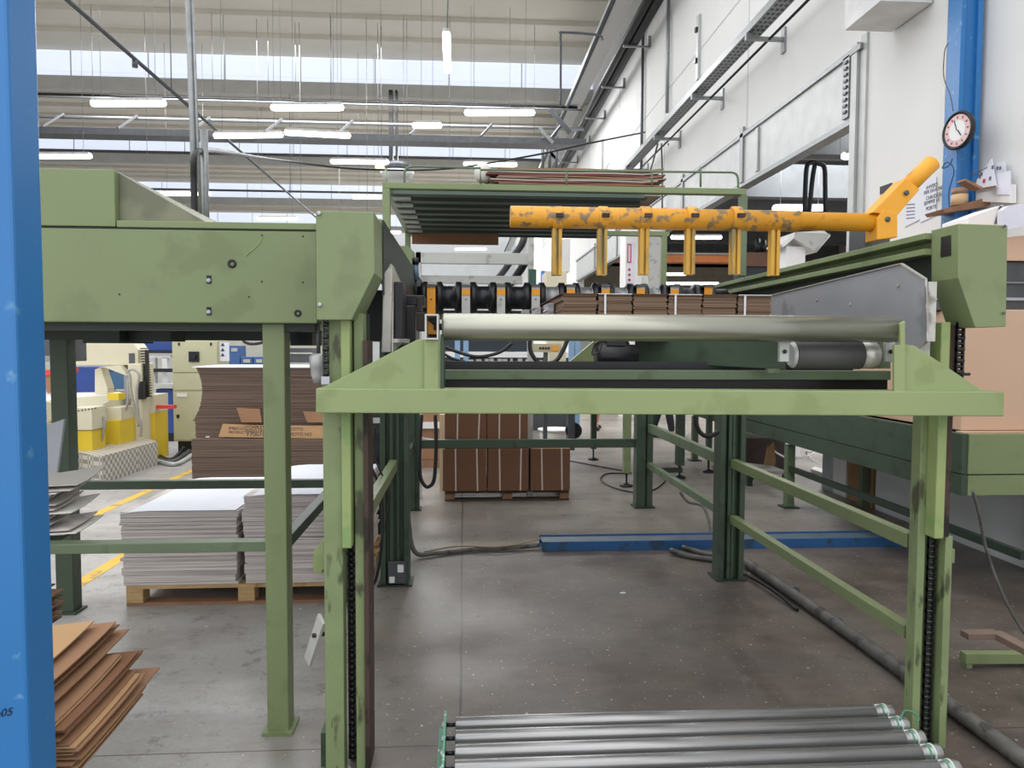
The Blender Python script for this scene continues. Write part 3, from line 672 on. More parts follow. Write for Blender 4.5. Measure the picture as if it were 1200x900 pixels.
MB().tube(smooth_path([P(618, 300, Y=8.3), P(612, 313, Y=8.3), P(600, 330, Y=8.5), P(588, 345, Y=8.8)]), .045, 8).build('duct', BLKM, cd_)
# ------------------------------------------------------------------ floor roller conveyor
rc = thing('roller_conveyor', (.85, 2.4, 0), 'low roller conveyor with shiny steel rollers and green side channel in the foreground', 'conveyor')
ys = [2.84-.1015*i for i in range(9)]
for i, y in enumerate(ys):
    r_ = .031
    ro = MB().lathe((-.03, y, .122), (1, 0, 0), [(0, .02), (.0, r_-.003), (.003, r_), (1.69, r_), (1.69, r_-.003), (1.70, r_-.003), (1.70, r_), (1.765, r_), (1.77, r_-.004), (1.77, .015)], 28).build('roller', CHR, rc)
    MB().cyl((-.065, y, .122), (-.031, y, .122), .008, 8).build('roller_axle', BLKM, ro)
    for dx in (0, .018):
        MB().lathe((1.685+dx, y, .122), (1, 0, 0), [(0, r_), (.002, r_+.003), (.006, r_+.003), (.008, r_)], 24).build('drive_belt', mat('belt_green', '#4f8a70', .4) if dx == 0 else mat('belt_white', '#bcd6c8', .4), ro)
mb = MB().box((-.075, 1.95, .07), (-.066, 2.9, .15)).box((-.095, 1.95, .07), (-.075, 2.9, .078))
mb.build('side_channel', mat('channel_green', '#4f8f73', .45, var=.15, dirt='#c9d8cf', damt=.25, dscale=20), rc)
for i, y in enumerate(ys): MB().lathe((-.066, y, .122), (-1, 0, 0), [(0, .013), (.016, .013), (.018, .008)], 6).build('axle_nut', STEEL, rc)
MB().box((1.755, 1.95, .05), (1.775, 2.9, .088)).build('side_channel', mat('channel_green'), rc) if False else MB().box((1.75, 1.95, .03), (1.765, 2.7, .085)).build('side_channel', GRL, rc)
for x in (-.075, 1.75):
    for y in (2.0, 2.65): MB().box((x, y, 0), (x+.012, y+.05, .07 if x < 0 else .03)).build('leg', GRL, rc)
b = MB().tube(smooth_path([(1.70, 2.72, .152), (1.74, 2.76, .165), (1.775, 2.765, .16), (1.785, 2.735, .15), (1.765, 2.715, .145)], 6), .004, 6)
b.build('loose_belt', MATS['belt_green'], rc)
# ------------------------------------------------------------------ stacks of paper on the near pallet
def pallet(loc, X0, X1, Y0, Y1, label, m=WOOD, mbk=WOOD, h=.125, mb_=None):
    t = thing('pallet', (X0, Y0, 0), label, 'pallet')
    n = max(3, int((Y1-Y0)/.19))
    for i in range(n):
        y = Y0+(Y1-Y0-.1)*i/(n-1); MB().box((X0, y, h-.02), (X1, y+.1, h)).build('deck_board', m, t)
    for xx in (X0, (X0+X1)/2-.05, X1-.1):
        for y in (Y0, (Y0+Y1)/2-.05, Y1-.1): MB().box((xx, y, .02), (xx+.1, y+.1, h-.04)).build('block', mbk, t, bevel=.002)
        MB().box((xx, Y0, h-.04), (xx+.1, Y1, h-.02)).build('stringer', m, t)
    for y in (Y0, (Y0+Y1)/2-.05, Y1-.1): MB().box((X0, y, 0), (X1, y+.1, .02)).build('bottom_board', WOODR if m is WOOD else m, t)
    return t
pallet(None, -2.06, -.62, 4.62, 5.80, 'light wooden pallet on the floor under the two stacks of white paper')
def ream_stack(x0, x1, y0, y1, z0, z1, name, m, topm, label, lean=0., jag=.01, seed=1):
    random.seed(seed); mb = MB(); z = z0; k = 0
    while z < z1-.004:
        h = min(random.choice((.012, .018, .03, .045, .06)), z1-z); jx = random.uniform(-jag, jag)+lean*math.sin((z-z0)/(z1-z0)*3.1); jy = random.uniform(-jag, jag)
        nn = 6; r = (z-z0)/(z1-z0)
        mb.box((x0+jx-.02*r, y0+jy, z), (x1+jx+random.uniform(-jag, jag)*.6-(.08*(1-abs(2*r-1)) if lean else 0)*0, y1+jy, z+h-.0015)); z += h
    t = thing(name, (x0, y0, z0), label, 'paper stack')
    o = mb.build('sheets', m, t); o['kind'] = 'stuff'
    n = 8; A = [(x0-.02+(x1-x0+.02)*k/n) for k in range(n+1)]
    tm = MB()
    zz = [z1+.004-(.018 if k == 0 else .005 if k == 1 else 0) for k in range(n+1)]
    for k in range(n): tm.prism([(A[k], y0-.01, zz[k]), (A[k+1], y0-.01, zz[k+1]), (A[k+1], y0-.01, zz[k+1]+.004), (A[k], y0-.01, zz[k]+.004)], (0, y1-y0+.02, 0))
    tm.build('top_sheet', topm, t); return t
ream_stack(-2.08, -1.40, 4.64, 5.78, .125, .58, 'paper_stack', LPINK, PAPER, 'lower stack of white printed sheets on the left half of the pallet', jag=.016, seed=3)
ream_stack(-1.34, -.66, 4.64, 5.78, .125, .675, 'paper_stack', LPINK, PAPER, 'taller stack of white printed sheets on the right half of the pallet', jag=.014, seed=5)
# big brown stack behind
random.seed(11)
t = thing('cardboard_stack', (-2.5, 9.8, 0), 'tall stack of dark brown corrugated blanks with bulging left side', 'cardboard stack')
mb = MB(); z = 0; H = P(300, 431, Y=9.2).z
xl, xr_ = P(229, 500, Y=9.2).x, P(384, 500, Y=9.2).x
while z < H:
    h = .02; yy = z/H
    zs = P(240, 494, Y=9.2).z; u = (z-zs)/(H-zs); dx = 0 if u < 0 else -.045+.125*math.sin(math.pi*min(1, u))**.7+.05*u
    mb.box((xl+dx*.8+random.uniform(-.003, .003), (9.2 if z > .48 else 9.06)+random.uniform(-.004, .004), z), (xr_, 10.3, z+h-.002)); z += h
o = mb.build('blanks', LBROWN, t); o['kind'] = 'stuff'
MB().box((xl-.02, 9.18, H), (xr_, 10.3, H+.012)).build('top_sheet', PAPER, t)
mb = MB()
for (px, py) in ((243, 512), (244, 521), (243, 532)): q = P(px, py, Y=9.19); mb.box((q.x-.02, 9.185, q.z-.006), (q.x+.03, 9.195, q.z+.008))
mb.build('torn_patch', PAPER, t)
# opened carton lying against the stack
t = thing('open_carton', (-2.3, 9.05, .5), 'opened printed carton with flaps raised hanging on the brown stack', 'carton')
YO = 9.09
fpoly([(261, 497), (325, 499), (385, 499), (385, 514), (256, 512)], YO, .03).build('carton_side', CARDL, t)
fpoly([(277, 478), (304, 479), (307, 495), (283, 495)], YO-.03, .01).build('flap', CARD, t)
fpoly([(355, 482), (383, 483), (383, 495), (360, 495)], YO-.03, .01).build('flap', CARD, t)
for (px, py, s_, tx) in ((268, 503.5, .05, 'IMBALLO'), (268, 508, .045, 'PRODUCT'), (288, 502.5, .05, 'COMPLETARE LATO'), (288, 506, .045, 'INIZIO LINEA'), (289, 511, .075, 'F7001005'), (339, 504.5, .05, 'LOTTO'), (339, 510.5, .055, 'MOTO NO')):
    text_mesh('print', tx, s_, P(px, py, Y=YO-.002), (1, 0, -.01), (0, 0, 1), INK, t, .0005)
# brown cardboard sheets heap near the column
random.seed(23)
def bent_sheet(x0, x1, y0, y1, z, curl, th=.005, tilt=0., n=6):
    """sheet with a lifted far right corner"""
    g = [[None]*(n+1) for _ in range(n+1)]
    for i in range(n+1):
        for j in range(n+1):
            u, v = i/n, j/n
            g[i][j] = Vector((x0+(x1-x0)*u+.0*v, y0+(y1-y0)*v, z+curl*(u**3)*(v**2)+tilt*(u-.3)))
    mb = MB(); vs = [p for r in g for p in r]; N_ = len(vs); vs += [p-Vector((0, 0, th)) for p in vs]
    idx = lambda i, j: i*(n+1)+j
    fs = []
    for i in range(n):
        for j in range(n):
            a, b, c_, d_ = idx(i, j), idx(i+1, j), idx(i+1, j+1), idx(i, j+1)
            fs += [(a, b, c_, d_), (a+N_, d_+N_, c_+N_, b+N_)]
    for i in range(n):
        a, b = idx(i, 0), idx(i+1, 0); fs.append((a, a+N_, b+N_, b)); a, b = idx(i, n), idx(i+1, n); fs.append((a, b, b+N_, a+N_))
        a, b = idx(0, i), idx(0, i+1); fs.append((a, b, b+N_, a+N_)); a, b = idx(n, i), idx(n, i+1); fs.append((a, a+N_, b+N_, b))
    mb.add(vs, fs); return mb
z = .008
prof = []; zc_ = .01
while zc_ < .625:
    g_ = random.choice((.0075, .009, .012, .02)) if zc_ > .15 else .009
    kz = [(0, -1.44), (.2, -1.29), (.32, -1.18), (.40, -1.09), (.46, -1.12), (.66, -1.29)]
    for (za_, xa2), (zb_2, xb2) in zip(kz[:-1], kz[1:]):
        if za_ <= zc_ <= zb_2: xx = xa2+(xb2-xa2)*(zc_-za_)/(zb_2-za_)
    prof.append((xx+random.uniform(-.03, .02), g_)); zc_ += g_
cur = .01
for i, (xr2, gap) in enumerate(prof):
    top_one = i == len(prof)-1
    c_ = .008+i*.0004
    m_ = random.choice((CARD, CARDL, CARD, mat('cardboard_shade', '#7c583f', .85, var=.08))) if i > 18 else random.choice((CARDD, CARD, mat('cardboard_shade', '#7c583f', .85, var=.08)))  # lower sheets draw darker browns, shadow of the heap put into their colour
    o = bent_sheet(-1.95, xr2+random.uniform(-.012, .012), 2.16+random.uniform(-.03, .0), 2.66+random.uniform(-.1, .05), cur, c_).build('cardboard_sheet', m_, None, (-1.6, 2.4, cur))
    tag(o, 'topmost brown cardboard sheet of the slipping heap beside the blue column' if top_one else 'curled brown cardboard sheet sticking out of the slipping heap beside the blue column', 'cardboard sheet', None if top_one else 'brown sheets in the slipping heap')
    cur += gap
random.seed(5)
for i in range(7):
    z = .42+i*.024
    o = bent_sheet(-2.25, -1.75+random.uniform(-.02, .02), 2.95, 3.3, z, -.0, .006).build('cardboard_sheet', CARD if i % 2 else CARDD, None, (-1.9, 3.1, z))
    tag(o, 'brown cardboard sheet of the small pile behind the slipping heap', 'cardboard sheet', 'brown sheets in the small rear pile')
mb = MB(); 
for i in range(14): mb.box((-2.25+random.uniform(-.02, 0), 2.95, i*.029), (-1.79+random.uniform(-.03, .01), 3.3, i*.029+.027))
tag(mb.build('cardboard_stack', LBROWN, None, (-2, 3.1, 0)), 'lower block of brown boards under the small rear pile of sheets', 'cardboard stack')
# grey-white sheets on the shelf of the casing machine
sh = MB().box((-2.30, 3.13, .765), (-1.72, 3.5, .79)).build('shelf_board', GD, None, (-2, 3.6, .77)); tag(sh, 'dark shelf board resting on the rails of the green housing', 'shelf')
random.seed(9); z = .80
LG2 = mat('grey_sheet', '#b3b1ab', .8, var=.06); LG3 = mat('white_sheet', '#d8d6cf', .8, var=.04)
for i in range(16):
    xr2 = .06+[-1.70, -1.66, -1.69, -1.76, -1.8, -1.76, -1.70, -1.68, -1.72, -1.74, -1.78, -1.80, -1.76, -1.72, -1.68, -1.63][i]+random.uniform(-.02, .02)
    o = bent_sheet(-2.3, xr2, 3.12+random.uniform(0, .04), 3.36+random.uniform(-.04, .04), z, .02+.0015*i, .004, .03).build('paper_sheet', [LG2, LG3, LPINK][i % 3], None, (-2, 3.4, z))
    last = i == 15
    tag(o, 'topmost pale sheet of the pile under the housing, corner curled up' if last else 'pale grey sheet in the loose pile on the shelf under the housing', 'paper sheet', None if last else 'pale sheets on the shelf')
    z += [.009, .012, .02][i % 3]
t = tag(fpoly([(50, 500), (75, 491), (66, 560), (50, 566)], 4.0, .02).build('grey_board', mat('blue_grey_board', '#b6bac4', .7), None, P(60, 560, Y=4.0)), 'blue-grey board leaning upright behind the pale sheets', 'board')
# ------------------------------------------------------------------ boxes on the far pallet
pallet(None, -.19, 1.10, 7.62, 8.6, 'dark wooden pallet carrying strapped brown boxes behind the frame', WOODD, WOODR, .115)
def carton(x0, x1, z0, z1, label, y0=7.56, y1=8.0, grp='strapped boxes on the dark pallet'):
    t = thing('cardboard_box', ((x0+x1)/2, y0, z0), label, 'box', grp)
    MB().box((x0, y0, z0), (x1, y1, z1)).build('box_body', CARDD, t, bevel=.004)
    MB().box((x0+.004, y0+.004, z1), (x1-.004, y1-.004, z1+.003)).build('box_lid', CARD, t)
    for k in (.3, .8):
        x = x0+(x1-x0)*k; MB().bar((x, y0-.002, z0+.002), (x+random.uniform(-.01, .02), y0-.002, z1+.004), .014, .003, (0, 1, 0)).build('strap', STRAP, t)
    return t
zz0, zz1 = .117, .55
xs3 = [(-.21, .235), (.25, .67), (.69, 1.10)]
for i, (a, b) in enumerate(xs3): carton(a, b, zz0, zz1, ['strapped brown box at the left end of the bottom row on the dark pallet', 'strapped brown box in the middle of the bottom row on the dark pallet', 'strapped brown box at the right end of the bottom row on the dark pallet'][i])
carton(-.19, .235, .556, 1.0, 'strapped brown box stacked at upper left on the dark pallet'); carton(.24, .66, .556, 1.0, 'strapped brown box stacked at upper right on the dark pallet')
tag(fbox(515, 486, 526, 578, 8.2, .1).build('pale_panel', mat('pale_wood', '#c9b796', .8), None, P(520, 578, Y=8.2)), 'pale upright wooden panel left of the strapped boxes', 'panel')
tag(fbox(494, 487, 515, 525, 9.5, .2).build('cardboard_box', CARD, None, P(500, 525, Y=9.5)), 'wrapped brown carton behind the left posts, upper one', 'box') if False else None
t = thing('wrapped_goods', (-.45, 9.9, 0), 'wrapped brown goods stacked behind the hanging black cable loop', 'goods')
MB().box((-.75, 9.8, .1), (-.3, 10.3, .52)).build('lower_parcel', CARD, t, bevel=.01); MB().box((-.72, 9.82, .6), (-.25, 10.3, 1.1)).build('upper_parcel', CARD, t, bevel=.01)
MB().box((-.8, 9.75, .52), (-.2, 10.3, .6)).build('tray', WHITE, t); MB().box((-.8, 9.75, 0), (-.15, 10.3, .1)).build('base', WOODR, t)
MB().bar((-.75, 9.79, .42), (-.3, 9.79, .36), .012, .003, (0, 1, 0)).build('strap', PAPER, t)
t = thing('drum', (1.25, 12.1, 0), 'pale round drum with white rim right of the strapped boxes', 'drum')
MB().lathe((1.52, 12.1, 0), (0, 0, 1), [(0, .24), (.0, .26), (.22, .27)], 28).build('drum_body', mat('drum_grey', '#c5c5be', .5), t)
MB().lathe((1.52, 12.1, .22), (0, 0, 1), [(0, .27), (.01, .3), (.03, .3), (.035, .27), (.01, .2)], 28).build('rim', WHITE, t)
# ------------------------------------------------------------------ blue floor rail, hoses, conduits, cables
t = thing('floor_channel', (2.1, 5.8, 0), 'long dark blue steel channel lying across the floor between the posts', 'channel')
MB().box((.615, 5.70, 0), (3.67, 5.715, .075)).box((.615, 5.715, 0), (3.67, 5.92, .012)).box((.615, 5.92, 0), (3.67, 5.935, .075)).build('channel_body', BLUEW, t, bevel=.002)
MB().box((.62, 5.716, .055), (3.66, 5.919, .062)).build('channel_cover', mat('worn_cover', '#54636f', .5, var=.25, scale=5), t)
def cable(name, pts, r, m, label, cat='cable', n=6, grp=None):
    return tag(MB().tube(smooth_path(pts, n), r, 8).build(name, m, None, pts[0]), label, cat, grp)
cable('hose', [P(478, 580, Y=5.5), P(479, 615, Y=5.6), (-.36, 5.55, .05), (-.2, 5.62, .022), (.1, 5.72, .02), (.35, 5.74, .02), (.6, 5.78, .03)], .018, GREYP, 'dark grey hose running along the floor into the left end of the blue channel', 'hose')
cable('cable', [(-.3, 5.70, .01), (-.05, 5.74, .04), (.25, 5.70, .045), (.45, 5.76, .05), (.62, 5.83, .07)], .007, mat('tan_cable', '#9a8a6a', .6), 'thin tan cable lying on the floor hose beside the blue channel')
cable('floor_conduit', [(2.13, 2.2, .035), (2.13, 2.9, .035), (2.12, 3.8, .035), (2.09, 4.6, .035), (2.06, 5.2, .035)], .035, GREYP, 'thick grey conduit running along the floor behind the right near post', 'conduit')
for y, lb in ((3.3, 'nearest'), (4.0, 'middle'), (4.55, 'farthest')):
    tag(MB().lathe((2.117, y, .0365), (0, 1, 0), [(0, .034), (.003, .0385), (.03, .0385), (.033, .034)], 16).build('conduit_sleeve', GREYM, None, (2.12, y, 0)), lb+' dark joint sleeve around the thick grey floor conduit', 'sleeve')
cable('cable', [(2.02, 4.3, .012), (2.0, 4.6, .03), (1.97, 4.95, .02), (1.93, 5.2, .012), (1.75, 5.5, .012), (1.62, 5.62, .03)], .011, HOSE, 'black cable curving over the floor beside the thick grey conduit')
cable('hose', [(1.60, 5.58, .03), (1.70, 5.45, .022), (1.9, 5.3, .022), (2.0, 5.15, .022)], .02, GREYP, 'short grey hose end lying in front of the blue channel, near one', 'hose')
cable('hose', [(1.72, 5.66, .03), (1.85, 5.5, .022), (2.0, 5.35, .022), (2.05, 5.25, .022)], .02, GREYP, 'short grey hose end lying in front of the blue channel, far one', 'hose')
cable('cable', [P(797, 577, Y=6.5), P(806, 588, Y=6.4), P(818, 591, Y=6.4), P(825, 595, Y=6.3), P(831, 612, Y=6.1), P(833, 634, Y=5.96)], .012, GREYP, 'grey cable hanging from the side rail down to the blue channel')
cable('cable', [P(434, 545, Y=4.4), P(444, 570, Y=4.4), P(448, 600, Y=4.4), P(446, 650, Y=4.4), P(440, 680, Y=4.45), P(434, 688, Y=4.5)], .009, HOSE, 'black cable hanging down behind the left near post to the floor')
cable('cable', [P(440, 500, Y=4.3), P(436, 530, Y=4.3), P(444, 548, Y=4.3), P(456, 580, Y=4.3), P(452, 610, Y=4.3), P(445, 640, Y=4.3)], .006, HOSE, 'thin black cable looped behind the left near post')
cable('cable', [P(494, 486, Y=5.5), P(492, 520, Y=5.5), P(492, 555, Y=5.5), P(497, 568, Y=5.5), P(503, 570, Y=5.5), P(509, 560, Y=5.5), P(511, 520, Y=5.5), P(510, 486, Y=5.5)], .014, HOSE, 'thick black cable loop hanging under the beam left of the boxes')
cable('cable', [P(815, 486, Y=4.4), P(817, 500, Y=4.4), P(823, 509, Y=4.4), P(832, 511, Y=4.4), P(842, 506, Y=4.4)], .014, HOSE, 'thick black hose loop hanging under the beam by the rear right post')
cable('cable', [P(1140, 575, Y=3.0), P(1148, 605, Y=3.05), P(1156, 645, Y=3.1), P(1172, 690, Y=3.1), P(1188, 722, Y=3.1), P(1212, 760, Y=3.1)], .007, GREYP, 'grey cable drooping beside the right near post')
cable('cable', [P(668, 540, Z=.01), P(705, 547, Z=.01), P(740, 554, Z=.01), P(712, 555, Z=.01), P(704, 562, Z=.01), P(718, 571, Z=.01), P(745, 577, Z=.01), P(768, 573, Z=.01), P(782, 561, Z=.01)], .008, HOSE, 'thin black cable curling on the floor behind the far post')
# small green rack at the right edge
t = thing('low_rack', (3.0, 3.6, 0), 'low metal stand of brown and green bars at the right edge', 'rack')
yr = 3.3
MB().bar(P(1130, 744, Y=yr), P(1168, 743, Y=yr), .06, .03).build('brown_bar', mat('brown_bar', '#76655a', .5), t, bevel=.002)
MB().bar(P(1167, 743, Y=yr), P(1215, 768, Y=yr-.2), .06, .03).build('brown_bar', mat('brown_bar'), t, bevel=.002)
MB().bar(P(1128, 770, Y=yr+.2), P(1215, 770, Y=yr+.2), .05, .05).build('green_bar', G, t, bevel=.002)
q = P(1215, 770, Y=yr+.2); MB().box((q.x-.05, yr+.175, 0), (q.x, yr+.225, q.z+.02)).build('leg', G, t)
q = P(1215, 768, Y=yr-.2); MB().box((q.x-.03, yr-.23, 0), (q.x+.02, yr-.17, q.z)).build('leg', GW, t)
q = P(1130, 770, Y=yr+.2); MB().box((q.x, yr+.18, 0), (q.x+.03, yr+.22, q.z)).build('leg', G, t)
MB().box((q.x-.02, yr-.03, 0), (q.x+.02, yr+.03, P(1140, 744, Y=yr).z)).build('leg', GW, t) if False else None
# ------------------------------------------------------------------ right conveyor table
XC = 3.2; YCF = 4.55
t = thing('conveyor_table', (3.7, 7, 0), 'long green sided conveyor table along the right wall', 'conveyor')
MB().box((XC, YCF, .79), (XC+.04, 10.5, 1.05)).build('side_panel', GD, t, bevel=.003)
MB().box((XC+.005, YCF, .65), (XC+.045, 10.5, .784)).build('side_panel', GD, t, bevel=.003)
MB().box((XC+.041, YCF-.01, .79), (4.25, YCF+.03, 1.05)).build('end_panel', G, t, bevel=.003)
MB().box((XC+.046, YCF-.005, .65), (4.25, YCF+.03, .782)).build('end_panel', G, t, bevel=.003)
MB().box((XC+.05, YCF+.05, .98), (4.2, 10.5, 1.02)).build('table_bed', GDK, t)
for y in (7.15, 10.2):
    lg = MB().box((3.22, y, .01), (3.30, y+.08, .63)).build('leg', GRL, t, bevel=.002)
    MB().box((3.18, y-.04, 0), (3.34, y+.12, .012)).build('foot_plate', GDK, lg)
for y in (4.9, 7.15, 10.2): MB().box((4.0, y, 0), (4.07, y+.08, .63)).build('leg', GRL, t)
MB().box((3.235, 4.06, .37), (3.275, 7.15, .42)).build('lower_rail', GDK, t) 
MB().box((3.23, 4.9, 0), (3.29, 4.96, .63)).build('leg', GRL, t)
tag(MB().box((3.28, 4.68, 1.055), (4.15, 9.6, 1.855)).build('cardboard_pile', CARDP, None, (3.7, 7, 1.035), .006), 'large pale pinkish cardboard pile standing on the conveyor table', 'cardboard pile')
tag(MB().box((3.24, 4.60, 1.03), (4.2, 4.675, 1.055)).build('cardboard_slip', CARDP, None, (3.7, 4.8, 1.03)), 'pale cardboard slip sheet on the conveyor table edge under the pile', 'cardboard sheet')
t = thing('upper_machine', (3.6, 4.6, 1.9), 'dark grey machine housing above the pale cardboard pile at the right edge', 'machine')
ym = 4.95
MB().box((3.25, ym, 1.95), (4.25, ym+.6, 2.2)).build('housing', GREYM, t, bevel=.004)
MB().box((3.24, ym-.03, 1.86), (4.25, ym+.5, 1.93)).build('lower_lip', GREYM, t, bevel=.004)
MB().box((3.24, ym-.05, 1.93), (4.25, ym-.0, 1.95)).build('lip_edge', STEEL, t)
MB().box((3.24, ym-.02, 2.05), (4.25, ym-.001, 2.06)).build('ridge', GALV, t)
tag(MB().prism([(3.24, ym-.04, 2.205), (4.25, ym-.04, 2.205), (4.25, ym-.04, 2.42), (3.24, ym-.04, 2.31)], (0, .5, 0)).build('cardboard_sheet', CARDP, None, (3.7, 5, 2.205)), 'pale cardboard piece lying on the dark grey housing at the right edge', 'cardboard sheet')
tag(MB().prism([P(1181, 270, Y=4.85), P(1205, 262, Y=4.85), P(1205, 238, Y=4.85), P(1180, 246, Y=4.85)], (0, .03, 0)).build('white_board', mat('lilac_board', '#dadbe8', .5), None, P(1190, 265, Y=4.85)), 'lilac white board standing above the cardboard piece at the right edge', 'board') if False else None
t = tag(MB().prism([P(1176, 270, Y=4.84), P(1215, 263, Y=4.84), P(1215, 236, Y=4.84), P(1182, 241, Y=4.84), P(1176, 246, Y=4.84)], (0, .06, 0)).build('white_board', mat('lilac_board', '#dadbe8', .5), None, P(1190, 270, Y=4.84)), 'lilac white board standing above the cardboard piece at the right edge', 'board')
t = thing('control_box', (3.6, 5.2, 2.2), 'white sloping control box behind the right end cap', 'control box')
MB().prism([P(1133, 290, Y=5.2), P(1178, 290, Y=5.2), P(1178, 243, Y=5.2), P(1175, 240, Y=5.2), P(1135, 255, Y=5.2)], (0, .3, 0)).build('box_body', WHITE, t, bevel=.004)
MB().prism([P(1166, 262, Y=5.19), P(1171, 262, Y=5.19), P(1176, 242, Y=5.19), P(1172, 241, Y=5.19)], (0, .008, 0)).build('dark_edge', GREYM, t)
# ------------------------------------------------------------------ right wall furniture
t = thing('wall_clock', (4.1, 6.35, 3.6), 'round wall clock with black rim and white pink dial on the blue column', 'clock')
q = P(1124, 154, Y=6.3); ax = Vector((-.98, -.16, 0)).normalized()
q = Vector((4.27, 6.36, q.z))
q = P(1122, 153, Y=6.08)
MB().lathe(q-ax*.06, ax, [(0, .10), (.02, .15), (.06, .16), (.07, .155), (.07, .14), (.06, .135)], 36).build('rim', BLKM, t)
fc = MB().lathe(q-ax*.06, ax, [(.058, .0), (.062, .132)], 36).build('dial', mat('dial_pink', '#dcc3c4', .3), t)
MB().lathe(q, ax, [(.003, .0), (.004, .085)], 36).build('dial_centre', WHITE, t)
side = ax.cross(Vector((0, 0, 1))).normalized(); 
c0 = q+ax*.008
MB().bar(c0-side*.01, c0+side*-.045+Vector((0, 0, -.05)), .008, .003, ax).bar(c0, c0+side*.03+Vector((0, 0, .09)), .006, .003, ax).build('hand', BLK, t)
for k in range(12):
    a = k*math.pi/6; v = side*math.sin(a)+Vector((0, 0, 1))*math.cos(a); MB().bar(q+ax*.004+v*.1, q+ax*.004+v*.118, .01, .003, ax).build('hour_mark', INKR, fc)
t = thing('wall_shelf', (4.2, 6.2, 2.75), 'small brown wooden shelf tilted on the wall beside the blue column', 'shelf')
MB().prism([P(1105, 245, Y=6.05), P(1150, 233, Y=6.05), P(1178, 235, Y=6.05), P(1150, 243, Y=6.05), P(1108, 249, Y=6.05)], (0, .25, 0)).build('shelf_board', WOODR, t)
tr = thing('tape_roll', P(1124, 240, Y=6.1), 'roll of tan tape standing on the small wall shelf', 'tape roll')
q = P(1124, 241, Y=6.12); MB().lathe(q, (0, 0, 1), [(0, .05), (.0, .065), (.09, .065), (.09, .045)], 24).build('tape', mat('tape_tan', '#c9a982', .5), tr)
MB().lathe(q+Vector((0, 0, .09)), (0, 0, 1), [(0, .06), (.055, .06), (.055, .04)], 24).build('tape', mat('tape_brown', '#8d6f5a', .5), tr)
tag(MB().bar(P(1126, 212, Y=5.9), P(1146, 222, Y=5.9), .1, .02, (.5, 0, 1)).bar(P(1146, 222, Y=5.9), P(1163, 219, Y=5.9), .1, .006, (0, 0, 1)).build('wood_wedge', WOODR, None, P(1140, 222, Y=5.9)), 'brown wooden wedge jutting out above the small wall shelf', 'wedge')
t = thing('paper_holder', (4.35, 6.0, 2.8), 'white wall holder stuffed with printed papers right of the blue column', 'paper holder')
XH = 4.36
MB().prism([P(1143, 236, X=XH), P(1183, 238, X=XH), P(1183, 216, X=XH), P(1143, 217, X=XH)], (.06, 0, 0)).build('pocket', WHITE, t, bevel=.003)
MB().prism([P(1137, 222, X=XH-.03), P(1162, 186, X=XH-.03), P(1168, 219, X=XH-.03), P(1143, 224, X=XH-.03)], (.005, 0, 0)).build('paper', PAPER, t)
MB().prism([P(1162, 190, X=XH+.01), P(1178, 190, X=XH+.01), P(1180, 225, X=XH+.01), P(1165, 222, X=XH+.01)], (.005, 0, 0)).build('paper', PAPER, t)
MB().prism([P(1165, 203, X=XH-.01), P(1184, 200, X=XH-.01), P(1184, 228, X=XH-.01), P(1168, 228, X=XH-.01)], (.005, 0, 0)).build('paper', mat('paper_lilac', '#e2e2f0', .7), t)
mk = MB()
for (px, py) in ((1148, 207), (1143, 212), (1160, 209), (1150, 204), (1163, 196), (1140, 203), (1169, 197), (1172, 197)):
    q = P(px, py, X=XH-.034); mk.box((q.x, q.y-.012, q.z-.014), (q.x+.001, q.y+.012, q.z+.014))
mk.bar(P(1140, 205, X=XH-.034), P(1157, 196, X=XH-.034), .002, .006, (0, 0, 1)).build('print', mat('grey_ink', '#6a6a74', .8), t)
q = P(1153, 212, X=XH-.034); MB().box((q.x, q.y-.014, q.z-.016), (q.x+.001, q.y+.014, q.z+.016)).build('red_print', INKR, t)
for i, (x0, y0, x1, y1, lines, lb) in enumerate([(1078, 207, 1097, 257, ['AVVISO', 'PER FAVORE', 'CHIUDERE', 'SEMPRE LE', 'PORTE'], 'white notice sheet with five printed lines on the wall left of the blue column'), (1060, 233, 1078, 262, [], 'plain printed sheet on the wall left of the notice sheet')]):
    t = thing('notice_sheet', P(x0, y1, X=XW-.01), lb, 'notice')
    MB().prism([P(x0, y0+8*(1-i)+i*4, X=XW-.01), P(x1, y0, X=XW-.01), P(x1, y1-5, X=XW-.01), P(x0, y1+4, X=XW-.01)], (.006, 0, 0)).build('sheet', PAPER, t)
    for k in range(5):
        if i == 0:
            a = P(1085-abs(k-2)*-.2, 221+k*6.6, X=XW-.012)
            text_mesh('print', lines[k], .05, P(1082.5 if k in (1, 3) else 1085, 222.5+k*6.2, X=XW-.012), (0, -1, 0), (0, 0, 1), INK, t, .0005)
        else:
            MB().bar(P(1062, 240+k*4, X=XW-.012), P(1072, 239+k*4, X=XW-.012), .002, .008, (0, 0, 1)).build('print', mat('grey_ink', '#6a6a74', .8), t)
t = thing('warning_sign', P(1038, 235, X=XW-.02), 'small yellow and black warning sign on the white wall above the yellow pipe', 'sign')
MB().prism([P(1031, 219, X=XW-.02), P(1045, 214, X=XW-.02), P(1045, 233, X=XW-.02), P(1031, 238, X=XW-.02)], (.012, 0, 0)).build('plate', mat('sign_yellow', '#d6cf6a', .5), t)
MB().prism([P(1031, 219, X=XW-.025), P(1045, 214, X=XW-.025), P(1045, 223, X=XW-.025), P(1031, 228, X=XW-.025)], (.005, 0, 0)).build('dark_band', INK, t)
cable('cable', [P(1112, 50, X=4.19), P(1107, 60, X=4.19), P(1106, 90, X=4.19), P(1113, 110, X=4.19), P(1117, 130, X=4.19)], .004, GREYP, 'thin cable hanging in a bow above the wall clock')
